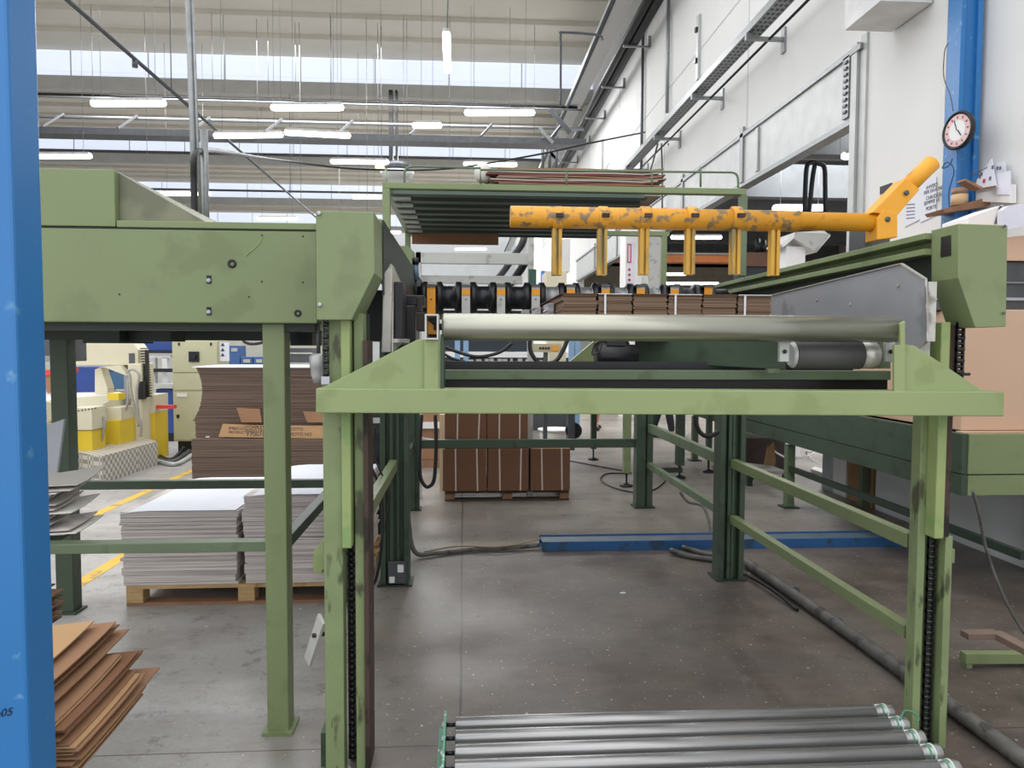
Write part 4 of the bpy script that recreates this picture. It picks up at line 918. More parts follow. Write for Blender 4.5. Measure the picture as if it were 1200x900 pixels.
cable('cable', [P(1116, 186, X=4.19), P(1112, 194, X=4.19), P(1104, 197, X=4.19), P(1110, 190, X=4.19), P(1118, 200, X=4.19), P(1112, 225, X=4.19), P(1113, 250, X=4.19)], .004, HOSE, 'thin dark cable looped on the blue column below the clock')
tag(MB().prism([(3.79, 6.7, 4.76), (4.28, 6.7, 4.76), (4.28, 6.7, 5.65), (3.79, 6.7, 5.65)], (0, .64, 0)).build('ventilation_box', mat('vent_white', '#d5d6d6', .7), None, (4.1, 7, 4.76)), 'white ventilation box high on the wall above the doorway corner', 'box')
# ------------------------------------------------------------------ cable trays
t = thing('cable_tray', (3.9, 15, 5.8), 'perforated grey cable tray on wall brackets running above the doorway', 'cable tray')
mb = MB().box((3.78, 5.5, 5.80), (4.0, 26, 5.81)).box((3.78, 5.5, 5.81), (3.79, 26, 5.9)).box((3.99, 5.5, 5.81), (4.0, 26, 5.9)); mb.build('tray', GALV, t)
hl = MB(); y = 5.6
while y < 22:
    for k in range(3): hl.box((3.81+.065*k, y, 5.797), (3.845+.065*k, y+.06, 5.7995))
    y += .12
hl.build('perforation', BLKM, t)
MB().cyl((4.08, 5.5, 5.72), (4.08, 26, 5.72), .018, 8).build('cable', HOSE, t)
for y in (9.9, 12.27, 14.7, 17.3, 20):
    b = MB().box((3.76, y, 5.70), (4.28, y+.05, 5.75)).box((3.76, y, 5.75), (3.86, y+.05, 5.795)).box((4.27, y-.03, 5.55), (4.295, y+.08, 5.88)).build('bracket', GALV, t)
t = thing('cable_tray', (3.85, 20, 8.6), 'high black cable bundle on short brackets along the wall top', 'cable tray')
MB().cyl((3.93, 8, 8.64), (3.93, 34, 8.64), .11, 10).build('cable', HOSE, t)
MB().cyl((3.73, 8, 8.64), (3.73, 34, 8.64), .09, 10).build('cable', HOSE, t)
for y in (14.5, 17.2, 19.9, 22.6, 25.3, 28):
    MB().box((3.66, y, 8.48), (4.28, y+.05, 8.52)).box((4.24, y, 8.49), (4.29, y+.06, 8.75)).build('bracket', GALV, t)
t = thing('roof_gutter', (3.5, 22, 9.3), 'pale steel duct running under the roof along the wall', 'duct')
MB().box((3.35, 12, 9.25), (3.75, 60, 9.6)).build('duct', WALL, t)
MB().cyl((3.28, 12, 9.2), (3.28, 60, 9.2), .05, 10).build('pipe', GREYM, t)
t = thing('wall_conduit', (4.2, 22, 8.4), 'galvanised conduit line with clamps along the wall above the black cables', 'conduit')
MB().cyl((4.22, 9, 9.1), (4.22, 40, 9.1), .035, 8).build('conduit', GALV, t)
cable('conduit', [P(657, 124, Y=16), P(657, 60, Y=16), P(657, 41, Y=16), P(660, 38, Y=16), P(700, 41, Y=16), P(706, 47, Y=16)], .025, GREYM, 'thin bent conduit dropping beside the roof duct', 'conduit')
for (px, Y_, y0, y1, r, lb) in ((754, 17.6, 10, 270, .035, 'long dark vertical pipe on the white wall'), (784, 15.4, -20, 130, .035, 'pale vertical pipe on the white wall right of the dark one')):
    a = P(px, y0, X=XW-.06); b = P(px, y1, X=XW-.06); tag(MB().cyl((XW-.06, a.y, a.z), (XW-.06, a.y, b.z), r, 8).build('wall_pipe', GREYM if px == 754 else GALV, None, (XW-.06, a.y, b.z)), lb, 'pipe')
a = P(818, 18, X=XW-.04); b = P(818, 92, X=XW-.04); t = thing('wall_strut', b, 'short galvanised strut bolted upright on the white wall', 'strut')
MB().box((XW-.05, a.y-.06, b.z), (XW-.005, a.y+.06, a.z)).build('strut', GALVL, t)
for z in (b.z+.3, a.z-.3): MB().box((XW-.09, a.y-.04, z), (XW-.05, a.y+.04, z+.08)).build('bolt', BLKM, t)
for i, (px, y0, y1) in enumerate(((706, 163, 215), (889, 150, 200))):
    a = P(px, y0, X=XW-.04); b = P(px, y1, X=XW-.04); tag(MB().box((XW-.07, a.y-.04, b.z), (XW-.045 if i else XW-.005, a.y+.04, a.z)).build('wall_strut', GALVL, None, (XW-.03, a.y, b.z)), ['narrow galvanised strut on the far white wall', 'grey upright strut on the doorway lintel'][i], 'strut')
for k, (pts, lb) in enumerate((([(771, 168), (762, 200), (750, 232), (741, 262)], 'grey cable hanging slanted from the wall tray behind the platform, left one'), ([(775, 168), (776, 200), (776, 245)], 'straight cable hanging from the wall tray behind the platform'), ([(783, 168), (790, 190), (790, 225), (782, 243), (768, 246), (757, 240)], 'curved dark cable hanging from the wall tray behind the platform'))):
    cable('cable', [P(x, y, Y=15.6) for x, y in pts], .018, GREYM if k < 2 else HOSE, lb)
# cross-hall services
def xspan(name, y0l, y0r, Y_, r, m, label, x0=-24.9, x1=3.6, sq=None):
    z = P(350, (y0l+y0r)/2, Y=Y_).z
    mb = MB()
    if sq: mb.box((x0, Y_, z-sq/2), (x1, Y_+sq*1.3, z+sq/2))
    else: mb.cyl((x0, Y_, z), (x1, Y_, z), r, 8)
    return tag(mb.build(name, m, None, (0, Y_, z)), label, 'pipe')
xspan('ceiling_pipe', 114, 122, 23.8, .05, BLKM, 'dark pipe crossing the hall below the first skylight band')
xspan('ceiling_pipe', 117, 124, 22.8, .03, GALV, 'pale conduit crossing the hall just under the dark pipe')
xspan('ceiling_pipe', 140, 147, 22.5, .05, GALV, 'grey pipe on brackets crossing the hall, middle of the three')
z_ = P(350, 160, Y=22).z
tag(MB().box((-24.9, 22, z_-.06), (3.6, 22.6, z_+.12)).build('service_duct', GREYM, None, (0, 22, z_)), 'flat dark grey service duct crossing the hall under the ceiling', 'duct')
xspan('ceiling_pipe', 179, 184, 34, .05, GREYM, 'thin pipe crossing the hall before the second skylight band', sq=.1)
xspan('ceiling_pipe', 223, 226, 43.5, .06, GREYM, 'thin pipe crossing the hall before the third skylight band')
mb = MB()
for x in [-20+i*2.05 for i in range(12)]:
    mb.bar((x, 22.0, z_+.12), (x+.35, 22.45, z_+.62), .06, .06)
tag(mb.build('bracket_row', GREYM, None, (0, 22, z_)), 'row of slanted brackets between the service duct and the grey pipe', 'brackets', kind='stuff')
# diagonal truss by the wall
t = thing('wall_bracket', (3.3, 22, 8), 'dark steel knee brace where the crossing pipes meet the wall', 'bracket')
MB().bar(P(645, 128, Y=22), P(668, 156, Y=22), .12, .12).build('brace', GREYM, t)
MB().bar(P(632, 150, Y=22), P(648, 168, Y=22), .1, .1).build('brace', GALV, t)
mb = MB()
for k in range(6): mb.bar(P(634+k*3, 165+k*4, Y=24), P(655-k*2, 190-k*2, Y=24), .07, .07)
for k in range(3): mb.cyl(P(636+k*8, 160, Y=24), P(636+k*8, 198, Y=24), .05, 6)
mb.build('bracing', GREYM, t)
# pipe along the hall and vertical drops
cp_ = thing('ceiling_pipe', (-5.63, 20, 6.5), 'long dark pipe running down the hall from upper left', 'pipe')
MB().cyl((-5.63, 10.2, 6.5), (-5.63, 40, 6.5), .034, 10).build('pipe', GREYM, cp_); MB().cyl((-5.63, 13.4, 6.48), (-5.63, 13.4, 6.36), .05, 8).build('sprinkler_head', GREYM, cp_)
for y in (15, 24.9, 34.6): MB().cyl((-5.63, y, 6.53), (-5.63, y, 9.75), .01, 6).build('hanger', GREYM, cp_)
for (x0, y0, x1, y1, Y_, r, m_, lb) in ((220, -20, 230, 262, 4.4, .017, GALV, 'pair of pale vertical conduits dropping to the green housing'), (239, 152, 241, 262, 4.5, .022, GALV, 'thick perforated vertical post behind the green housing')):
    a = P(x0, y0, Y=Y_); b = P(x1, y1, Y=Y_); mb = MB().cyl((b.x, Y_, zt+.01), a, r, 10)
    if r < .02: mb.cyl((b.x+.03, Y_, zt+.01), a+Vector((.022, 0, 0)), .009, 8)
    tag(mb.build('vertical_pipe', m_, None, (b.x, Y_, zt+.01)), lb, 'pipe')
cable('overhead_cable', [P(228, 262, Y=4.3), P(227, 215, Y=4.3), P(228, 182, Y=4.3), P(238, 177, Y=4.6), P(262, 178, Y=6), P(330, 188, Y=11), P(420, 198, Y=13), P(520, 198, Y=14), P(620, 183, Y=14), P(700, 166, Y=15), P(756, 155, Y=17.0)], .018, HOSE, 'black cable sagging across the hall from the vertical conduit to the wall', 'cable', 8)
for (px, Y_, y0, lb) in ((524, 12.5, 40, 1),):
    pass
# thin hanging wires
wires = [(108, 70, 112), (248, 22, 106), (262, 47, 110), (314, 47, 112), (346, 48, 110), (387, 24, 118), (388, 60, 118), (172, 160, 190), (302, 135, 190), (352, 160, 240), (527, 85, 190), (430, 170, 262), (626, 128, 165), (443, 125, 185), (447, 125, 188), (473, 126, 185), (477, 126, 185)]
for i, (px, y0, y1) in enumerate(wires):
    Y_ = 20.0+.2*(i % 5); a = P(px, y0, Y=Y_); b = P(px, y1, Y=Y_)
    ztop = min(9.95+.06*(Y_-15.3)/1, 10.4)
    tag(MB().cyl((a.x, Y_, b.z), (a.x, Y_, ztop), .007, 5).build('hanging_wire', GALV, None, (a.x, Y_, b.z)), 'thin steel wire hanging straight down from the concrete roof', 'wire', 'thin wires hanging from the roof')
# fan / heater on black pole
t = thing('roof_fan', P(461, 205, Y=24.4), 'round dark roof fan unit on a black pole behind the platform', 'fan')
Yf = 24.4; q = P(462, 200, Y=Yf)
MB().box((q.x-.16, Yf-.1, P(462, 190, Y=Yf).z), (q.x-.03, Yf+.1, Z0-.25)).box((q.x+.05, Yf-.1, P(462, 190, Y=Yf).z), (q.x+.12, Yf+.1, Z0-.25)).build('pole', BLKM, t)
MB().lathe((q.x+.1, Yf, P(462, 192, Y=Yf).z), (0, 0, -1), [(-.08, .1), (-.02, .38), (.12, .42), (.16, .3)], 24).build('motor_housing', GREYM, t)
MB().lathe((q.x+.1, Yf, P(462, 201, Y=Yf).z), (0, 0, -1), [(0, .3), (.02, .55), (.1, .52), (.3, .4), (.3, .3)], 24).build('ring', GALVL, t)
MB().box((q.x-.6, Yf-.1, P(462, 199, Y=Yf).z), (q.x-.25, Yf+.1, P(462, 192, Y=Yf).z)).build('control_box', KHAKI, t)
# ------------------------------------------------------------------ ceiling lamps
def lamp(px0, px1, py, Y_, lb, tilt=0.):
    a = P(px0, py, Y=Y_); b = P(px1, py+tilt, Y=Y_); c_ = (a+b)/2
    h = (b-a).length
    t = thing('fluorescent_lamp', (c_.x, Y_, c_.z), lb, 'lamp')
    d = (b-a).normalized()
    MB().lathe(a, d, [(0, .01), (.02, .055), (.08, .065), (h-.08, .065), (h-.02, .055), (h, .01)], 14).build('diffuser', TUBEL, t)
    MB().bar(a+d*.05+Vector((0, 0, .06)), b-d*.05+Vector((0, 0, .06)), .16, .05).build('fitting', LGREY, t)
    if c_.x < 4: ztop = 9.8 if Y_ < 15.3 else Z0+(ZG-Z0)*(((Y_-15.3)/PER) % 1)+.05
    else: ztop = 6.22
    if c_.z < ztop-.2:
        for q in (a+d*.2, b-d*.2): MB().cyl(q+Vector((0, 0, .08)), (q.x, q.y, ztop), .005, 5).build('hanger', GALV, t)
    return t
def LY(py, z=6.5): return (z-1.6)*870/(405.5-py)*1.0
for (x0, x1, y, tl, lb) in [(106, 195, 121, 0, 'long lit tube lamp at upper left, nearest row'), (317, 403, 126, 0, 'long lit tube lamp of the nearest row, left of centre'), (544, 627, 132, 0, 'long lit tube lamp of the nearest row, above the platform'),
        (250, 332, 159, -1, 'lit tube lamp crossing the long dark pipe'), (333, 411, 155, 4, 'slightly tilted lit tube lamp right of the dark pipe'), (30, 108, 183, 0, 'lit tube lamp just above the green hood'),
        (387, 456, 189, 1, 'lit tube lamp left of the roof fan'), (543, 606, 192, 1, 'lit tube lamp behind the bag on the platform'), (188, 247, 227, 0, 'lit tube lamp behind the vertical conduits'),
        (301, 349, 256, 0, 'small lit tube lamp left of the left end cap'), (413, 446, 231, 0, 'small lit tube lamp just right above the left end cap'), (452, 470, 272, 0, 'tiny lit lamp seen beside the platform leg'),
        (483, 518, 147, 0, 'faint lit tube lamp left of the vertical tube'), (533, 570, 292, 0, 'small lit tube lamp seen above the pale cross bar')]:
    lamp(x0, x1, y, LY(y), lb, tl)
t = thing('fluorescent_lamp', (-.25, 12.4, 6.5), 'lit tube lamp pointing along the hall on a vertical wire', 'lamp')
a = P(523, 40, Z=6.5); b = P(524.5, 83, Z=6.5); d = (b-a).normalized(); h = (b-a).length
MB().lathe(a, d, [(0, .02), (.03, .065), (h-.03, .065), (h, .02)], 14).build('diffuser', TUBEL, t)
MB().bar(a+Vector((0, 0, .07)), b+Vector((0, 0, .07)), .12, .05).build('fitting', LGREY, t)
MB().cyl(((a+b)/2+Vector((0, 0, .09))), ((a+b)/2)+Vector((0, 2.4, 3.75)), .012, 6).build('hanger', GREYM, t)
for (x0, x1, y, z, lb) in [(905, 968, 244, 4.9, 'lit tube lamp inside the side hall nearest the door jamb'), (786, 846, 278, 4.9, 'lit tube lamp inside the side hall behind the third prong'), (986, 997, 183, 5.0, 'small bright lamp high at the door jamb'),
        (700, 750, 288, 5.3, 'distant lit lamp in the doorway behind the second prong'), (778, 805, 321, 4.9, 'low distant lit lamp left in the side hall'), (780, 842, 332, 4.9, 'lowest distant lit lamp in the side hall')]:
    Y_ = max(9.5, min(30, (z-1.6)*870/(405.5-y)))
    lamp(x0, x1, y, Y_, lb)
# side hall contents
t = thing('crane_girder', (6, 26, 3.5), 'orange crane girder crossing the side hall', 'girder')
fbox(700, 298, 905, 307, 24, .5).build('girder', mat('crane_orange', '#d88044', .5), t)
fbox(700, 296, 905, 298, 23.9, .7).build('rail', GALV, t)
t = thing('roof_pipes', (6, 11, 5), 'black upright pipes bent over at the top inside the side hall', 'pipe')
MB().tube(smooth_path([P(943, 250, Y=12), P(944, 215, Y=12), P(946, 194, Y=12), P(953, 190, Y=12)], 4), .04, 8).build('pipe', BLKM, t)
MB().tube(smooth_path([P(948, 250, Y=12.2), P(952, 210, Y=12.2), P(955, 192, Y=12.2)], 4), .04, 8).build('pipe', BLKM, t)
MB().tube(smooth_path([P(967, 250, Y=12.2), P(967, 215, Y=12.2), P(966, 196, Y=12.2), P(960, 192, Y=12.2), P(953, 190, Y=12.2)], 4), .04, 8).build('pipe', BLKM, t)
t = thing('extraction_hood', (4.9, 10.6, 0), 'white sloping extraction hood on a square post beyond the doorway', 'hood')
Yh = 10.4
MB().prism([P(914, 286, Y=Yh), P(932, 272, Y=Yh), P(966, 270, Y=Yh), P(974, 276, Y=Yh), P(957, 296, Y=Yh), P(931, 279, Y=Yh), P(918, 290, Y=Yh)], (0, .5, 0)).build('hood', WHITE, t, bevel=.01)
MB().prism([P(932, 272, Y=Yh-.01), P(973, 274, Y=Yh-.01), P(957, 296, Y=Yh-.01), P(931, 280, Y=Yh-.01)], (0, .02, 0)).build('hood_face', LGREY, t)
a = P(921, 300, Y=Yh+.1); b = P(944, 300, Y=Yh+.1)
MB().box((a.x, Yh+.1, 0), (b.x, Yh+.35, a.z+.14)).build('post', WHITE, t, bevel=.01)
t = thing('side_machine', (6, 14, 0), 'dark machine with twin upright cylinders in the side hall', 'machine')
fbox(874, 296, 930, 312, 13, .6).build('upper_body', mat('brown_machine', '#6a4b3c', .6), t)
MB().box((P(874, 310, Y=13).x, 13.1, 0), (P(930, 310, Y=13).x, 13.6, P(900, 312, Y=13).z)).build('lower_body', BLKM, t)
MB().cyl(P(888, 296, Y=13.2), P(888, 280, Y=13.2), .05, 8).cyl(P(895, 296, Y=13.2), P(895, 282, Y=13.2), .05, 8).build('cylinder', BLK, t)
# white pillar with red sign, blue/green pieces in the gap
t = thing('wall_pillar', (4.0, 17.5, 0), 'white square pillar with red framed vertical sign by the doorway', 'pillar')
a = P(733, 320, Y=16.5); b = P(757, 320, Y=16.5)
MB().box((a.x, 16.5, 0), (b.x, 17.1, 4.15)).build('shaft', WHITE, t)
sgn = MB().box((a.x+.03, 16.49, P(740, 336, Y=16.5).z), (a.x+.2, 16.498, P(740, 284, Y=16.5).z)).build('sign_panel', PAPER, t)
fr_ = MB(); x0_, x1_ = P(735, 300, Y=16.5).x, P(739.5, 300, Y=16.5).x; z0_, z1_ = P(737, 308, Y=16.5).z, P(737, 286, Y=16.5).z
fr_.box((x0_, 16.48, z0_), (x0_+.02, 16.488, z1_)).box((x1_-.02, 16.48, z0_), (x1_, 16.488, z1_)).box((x0_, 16.48, z0_), (x1_, 16.488, z0_+.02)).box((x0_, 16.48, z1_-.02), (x1_, 16.488, z1_))
fr_.build('red_frame', INKR, sgn)
for k in range(3): q = P(737.5, 316+k*6, Y=16.48); MB().lathe(q, (0, -1, 0), [(0, .03), (.004, .03), (.004, .018)], 12).build('sign_mark', INKR, sgn)
a = P(761, 320, Y=15.5); b = P(781, 320, Y=15.5)
tag(MB().box((a.x, 15.6, 0), (b.x, 16.2, 4.05)).build('wall_pillar', LGREY, None, ((a.x+b.x)/2, 15.8, 0)), 'pale grey square pillar right of the pillar with red sign', 'pillar')
a = P(627, 330, Y=20)
tag(fpoly([(635, 317), (649, 320), (647, 337), (635, 335)], 12, .2).build('blue_hood', mat('sign_blue', '#3d7fd0', .5), None, P(640, 336, Y=12)), 'small bright blue box above the black shaft left of the first prong', 'box')
# far wall clutter: pale machines
t = thing('far_machine', (2.0, 12, 0), 'pale machine tower behind the black shaft with white top', 'machine')
fbox(640, 318, 664, 345, 11, .6).build('tower', CRM, t)
MB().box((P(644, 330, Y=11).x, 11, 1.302), (P(664, 330, Y=11).x, 11.4, P(650, 345, Y=11).z)).build('base', CRM, t)
fbox(648, 280, 668, 318, 22, .8).build('panel', WHITE, t)
# green bench machine under the beam, levelling feet
t = thing('folding_machine', (1.7, 9.4, 0), 'light green machine bench on legs with round levelling feet under the beam', 'machine')
def foot_leg(px0, px1, pyb, Y_, m=GRL, ztop=1.25):
    a = P(px0, pyb, Y=Y_).x; b = P(px1, pyb, Y=Y_).x; q = .16
    lg = MB().box((a, Y_, q), (b, Y_+.1, ztop)).build('leg', m, t, bevel=.003)
    c_ = (a+b)/2
    MB().lathe((c_, Y_+.05, 0), (0, 0, 1), [(0, .075), (.02, .075), (.035, .03), (.04, .014), (q, .014)], 16).build('levelling_foot', BLKM, lg)
foot_leg(731, 739, 575, 8.3, G, 1.3); foot_leg(693, 699, 538, 10.3, GD, 1.3); foot_leg(793, 802, 568, 8.8, GD, 1.3); foot_leg(829, 834, 560, 9.2, GD, 1.3)
MB().box((P(672, 480, Y=8.3).x, 8.2, 1.22), (3.0, 11.5, 1.3)).build('bench_top', GDK, t)
MB().box((P(668, 480, Y=10.3).x, 10.2, 1.05), (2.9, 10.5, 1.2)).build('cross_member', GRL, t)
ZZ = P(700, 404, Y=5.8)
MB().bar(P(672, 432, Y=6.4), P(712, 398, Y=6.4), .05, .14, (0, 0, 1)).build('diagonal_arm', GL, t)
MB().box((P(755, 549, Y=8.6).x, 8.6, P(760, 554, Y=8.6).z), (P(800, 549, Y=8.6).x, 8.66, P(760, 549, Y=8.6).z)).build('low_bar', GDK, t)
MB().cyl((P(672, 515, Y=10).x, 9.95, .46), (P(672, 515, Y=10).x, 10.05, .46), .11, 20).build('hand_wheel', BLKM, t)
MB().box((P(668, 515, Y=10).x-.04, 9.9, .2), (P(668, 515, Y=10).x+.05, 10.1, 1.1)).build('wheel_support', GREYM, t)
# far printing line seen in the gap under the roller
t = thing('printing_line', (.7, 14, 0), 'distant pale machine line with beige control panel seen under the roller', 'machine')
fbox(516, 413, 668, 419, 13.8, .4).build('white_table', WHITE, t)
fbox(516, 419, 668, 436, 14.0, .4).build('lower_body', GREYM, t)
MB().box((P(516, 420, Y=14).x, 14.05, 0), (P(668, 420, Y=14).x, 14.4, P(600, 434, Y=14).z)).build('base', GREYM, t)
cp = fbox(625, 403, 658, 413, 10.5, .15).build('control_panel', KHAKI, t)
MB().box((P(640, 420, Y=10.5).x-.03, 10.55, 0), (P(640, 420, Y=10.5).x+.03, 10.6, P(640, 412, Y=10.5).z)).build('panel_post', GREYM, cp)
fbox(647, 405, 654, 411, 10.49, .005).build('orange_button', ORG, cp)
for k in range(4): MB().lathe(P(633+k*3.4, 408, Y=10.49), (0, -1, 0), [(0, .018), (.01, .015)], 8).build('knob', BLK, cp)
fbox(516, 398, 625, 412, 14.2, .3).build('dark_body', mat('navy_body', '#1b2530', .5), t)
for px in (533, 543, 667, 674):
    a = P(px, 420, Y=12.9).x; MB().box((a, 12.9, 0), (a+.09, 13.0, P(px, 398, Y=12.9).z+.1)).build('blue_post', mat('pale_blue', '#7f9fc0', .5), t)
fbox(680, 398, 700, 425, 16, .2).build('rack_shelves', mat('rack_grey', '#8d8f88', .6), t)
random.seed(3)
for k in range(16):
    px = 535+k*8+random.uniform(-2, 2); q = P(px, 424, Y=13.9); MB().box((q.x, 13.9, q.z-.02), (q.x+random.uniform(.04, .1), 13.98, q.z+random.uniform(.03, .07))).build('switch', WHITE, t)
# ------------------------------------------------------------------ clutter under the right conveyor, panels leaning on wall
XQ = 4.02
for (y0, y1, m_, lb, z1) in ((8.15, 7.95, mat('panel_grey_blue', '#aeb7bd', .5), 'narrow blue-grey panel leaning below the conveyor table', .62), (7.9, 7.62, WHITE, 'white panel leaning below the conveyor table', .6), (7.58, 7.1, mat('panel_brown', '#9a7a58', .8), 'brown cardboard panel leaning below the conveyor table', .6),
        (7.05, 4.3, mat('panel_grey', '#d0d3d6', .5, var=.08, scale=2), 'wide light grey panel below the conveyor table', .62)):
    tag(MB().box((XQ+.06, y1, 0), (XQ+.09, y0, z1)).build('leaning_panel', m_, None, (XQ+.07, y0, 0)), lb, 'panel')
a = P(979, 556, Y=9.0)
tag(MB().lathe((P(979, 556, Y=9).x, 9.0, 0), (0, 0, 1), [(0, .02), (0, .055), (.34, .055), (.34, .02)], 16).build('paper_tube', CARDL, None, (P(979, 556, Y=9).x, 9, 0)), 'upright cardboard tube under the conveyor table', 'tube')
tag(fpoly([(896, 546), (900, 525), (907, 518), (909, 540), (908, 549)], 8.4, .03).build('cardboard_scrap', CARDL, None, P(902, 549, Y=8.4)), 'torn piece of cardboard standing under the conveyor table', 'cardboard scrap')
t = thing('low_bench', (3.4, 8.6, 0), 'low green bench with flat top under the far end of the conveyor table', 'bench')
MB().prism([P(886, 548, Y=8.3), P(924, 553, Y=7.9), P(926, 556, Y=7.9), P(884, 551, Y=8.3)], (0, .4, 0)).build('bench_top', LGREY, t)
for (px, Y_) in ((879, 8.3), (922, 8.3)):
    q = P(px, 560, Y=Y_); MB().box((q.x-.03, Y_, 0), (q.x+.03, Y_+.06, P(px, 551, Y=Y_).z)).build('leg', GDK, t)
MB().bar(P(879, 562, Y=8.35), P(888, 553, Y=8.35), .04, .04).build('brace', GDK, t)
cable('strap_coil', [P(903, 524, Y=8.8), P(912, 532, Y=8.9), P(925, 537, Y=9), P(945, 535, Y=9), P(955, 530, Y=9.1), P(945, 530, Y=9.1), P(950, 538, Y=9.2), P(958, 542, Y=9.2)], .012, WHITE, 'white packing strap tangled under the far end of the conveyor', 'strap')
tag(MB().box((3.5, 9.4, 0), (4.2, 9.9, .42)).build('scrap_bin', mat('dark_bin', '#3a2f29', .8, var=.3, scale=10), None, (3.8, 9.6, 0)), 'dark bin of scrap under the far end of the conveyor', 'bin')
tag(MB().box((3.32, 9.2, 0.0), (3.48, 9.5, .5)).build('crate', mat('crate_brown', '#6d4534', .8), None, (3.4, 9.3, 0)), 'small brown crate beside the torn cardboard', 'crate')
tag(MB().prism([P(950, 553, Z=.0)+Vector((0, 0, .0)), P(985, 565, Z=.0), P(988, 562, Z=0), P(955, 550, Z=0)], (0, 0, .04)).build('white_strip', WHITE, None, P(960, 555, Z=0)), 'white profile strip lying on the floor under the conveyor', 'strip')
# ------------------------------------------------------------------ left background machines
t = thing('bridge_machine', (-5.5, 10.3, 0), 'cream and yellow bridge machine with horizontal arm and hanging cables', 'machine')
fbox(50, 493, 108, 505, 7.6, .0+.3).build('bed_front', CRM, t) if False else None
YK = 10.3
def S(px, py, Y_=YK): return P(px, py, Y=Y_)
arm = fpoly([(84, 405), (92, 401), (156, 402), (162, 410), (162, 428), (84, 428)], YK+.1, .35).build('arm', CRM, t, bevel=.01)
MB().prism([S(117, 430), S(140, 428), S(150, 441), S(124, 431)], (0, .3, 0)).build('arm_rib', CRM, t)
fpoly([(111, 433), (118, 430), (126, 455), (126, 462), (111, 462)], YK+.2, .2).build('side_wing', CRM, t, bevel=.005)
MB().box((S(150, 450).x, YK, 0), (S(166, 450).x, YK+.4, S(150, 426).z)).build('column', CRM, t, bevel=.01)
MB().box((S(147, 470).x, YK-.03, 0), (S(153, 470).x, YK-.002, S(147, 440).z)).build('grey_rail', GALV, t)
fbox(151, 414, 157, 427, YK+.08, .02).build('display', GREYM, arm)
ec = MB()
for k in range(19):
    py = 408+k*3.1; a = S(166+.25*k, py, YK+.1); ec.box((a.x, YK+.05, a.z-.011), (a.x+.07, YK+.15, a.z+.004))
ec.box((S(168, 440).x, YK+.06, S(168, 466).z), (S(170, 440).x, YK+.14, S(168, 410).z)).build('energy_chain', BLK, t)
fbox(161, 447, 168, 468, YK-.05, .1).build('chain_block', BLK, t)
bed = MB().prism([P(50, 470, Y=9.12), P(141, 462, Y=10.2), P(141, 476, Y=10.2), P(108, 482, Y=9.6), P(50, 494, Y=9.12)], (0, .5, 0)).build('bed', CRM, t)
MB().prism([P(50, 462, Y=11.04), P(141, 461, Y=11.04), P(141, 466, Y=10.26), P(50, 481, Y=9.1)], (0, 0, .02)).build('bed_top', WHITE, t)
MB().box((P(85, 500, Y=9.24).x, 9.24, P(90, 504, Y=9.24).z), (P(108, 500, Y=9.24).x, 9.6, P(90, 478, Y=9.24).z)).build('cream_cover', CRM, t, bevel=.003)
MB().box((P(84, 500, Y=9.26).x, 9.26, 0), (P(107.5, 500, Y=9.26).x, 9.6, P(90, 504.5, Y=9.26).z)).build('yellow_base', MYEL, t, bevel=.003)
MB().box((P(108, 500, Y=9.84).x, 9.84, 0), (P(140, 500, Y=9.84).x, 10.32, P(120, 493, Y=9.84).z)).build('yellow_base', MYEL, t, bevel=.003)
MB().box((P(108, 480, Y=9.9).x, 9.9, P(120, 493, Y=9.84).z), (P(142, 480, Y=9.9).x, 10.32, P(120, 478, Y=9.84).z)).build('cream_cover', CRM, t, bevel=.003)
MB().box((P(166, 500, Y=10.56).x, 10.56, 0), (P(181, 500, Y=10.56).x, 11.04, P(170, 484, Y=10.56).z)).build('yellow_base', MYEL, t, bevel=.003)
MB().box((P(166, 470, Y=10.56).x, 10.56, P(170, 484, Y=10.56).z), (P(181, 470, Y=10.56).x, 11.04, P(170, 463, Y=10.56).z)).build('cream_cover', CRM, t, bevel=.003)
fbox(126, 461, 139, 469, 7.9, .15).build('yellow_block', MYEL, t)
for k in range(7):
    q = P(88+k*4, 482-k*.6, Y=9.23); MB().lathe(q, (0, -1, 0), [(0, .01), (.004, .008)], 8).build('screw', BLK, t)
for pts in ([(153, 470), (152, 440), (148, 436), (156, 433), (163, 440), (160, 460), (163, 500)], [(150, 445), (150, 470), (144, 490), (138, 515)], [(152, 450), (158, 480), (165, 495), (165, 512)], [(120, 488), (116, 510), (112, 520)], [(124, 490), (120, 512), (114, 525)]):
    MB().tube(smooth_path([P(x, y, Y=YK-.25 if x > 128 else 9.5) for x, y in pts]), .018, 6).build('cable', mat('cable_grey', '#a09c94', .5), t)
fbox(52, 395, 74, 424, 8.2, .5).build('motor_head', GREYM, t, bevel=.01)
fbox(50, 417, 60, 424, 8.1, .2).build('motor_flange', GALV, t)
MB().lathe(P(87, 414, Y=10.08), (0, -1, 0), [(0, .05), (.04, .04), (.05, .02)], 12).build('red_knob', RED, t)
MB().tube(smooth_path([P(88, 412, Y=10.2), P(92, 403, Y=10.2), P(102, 401, Y=10.2)]), .012, 6).build('cable', LGREY, t)
MB().box((P(50, 494, Y=9.24).x-.3, 7.75, .0), (P(62, 500, Y=9.24).x, 9.84, P(56, 494, Y=9.24).z)).build('bed_support', CRM, t)
tag(fpoly([(49, 433), (74, 433), (74, 458), (56, 458)], 6.8, .25).build('cardboard_box', CARD, None, P(62, 458, Y=6.8)), 'brown cardboard box with red lid on the cream machine bed', 'box') if False else None
bx_ = thing('cardboard_box', P(62, 461, Y=10.8), 'tan cardboard box with red rim standing on the cream machine bed', 'box')
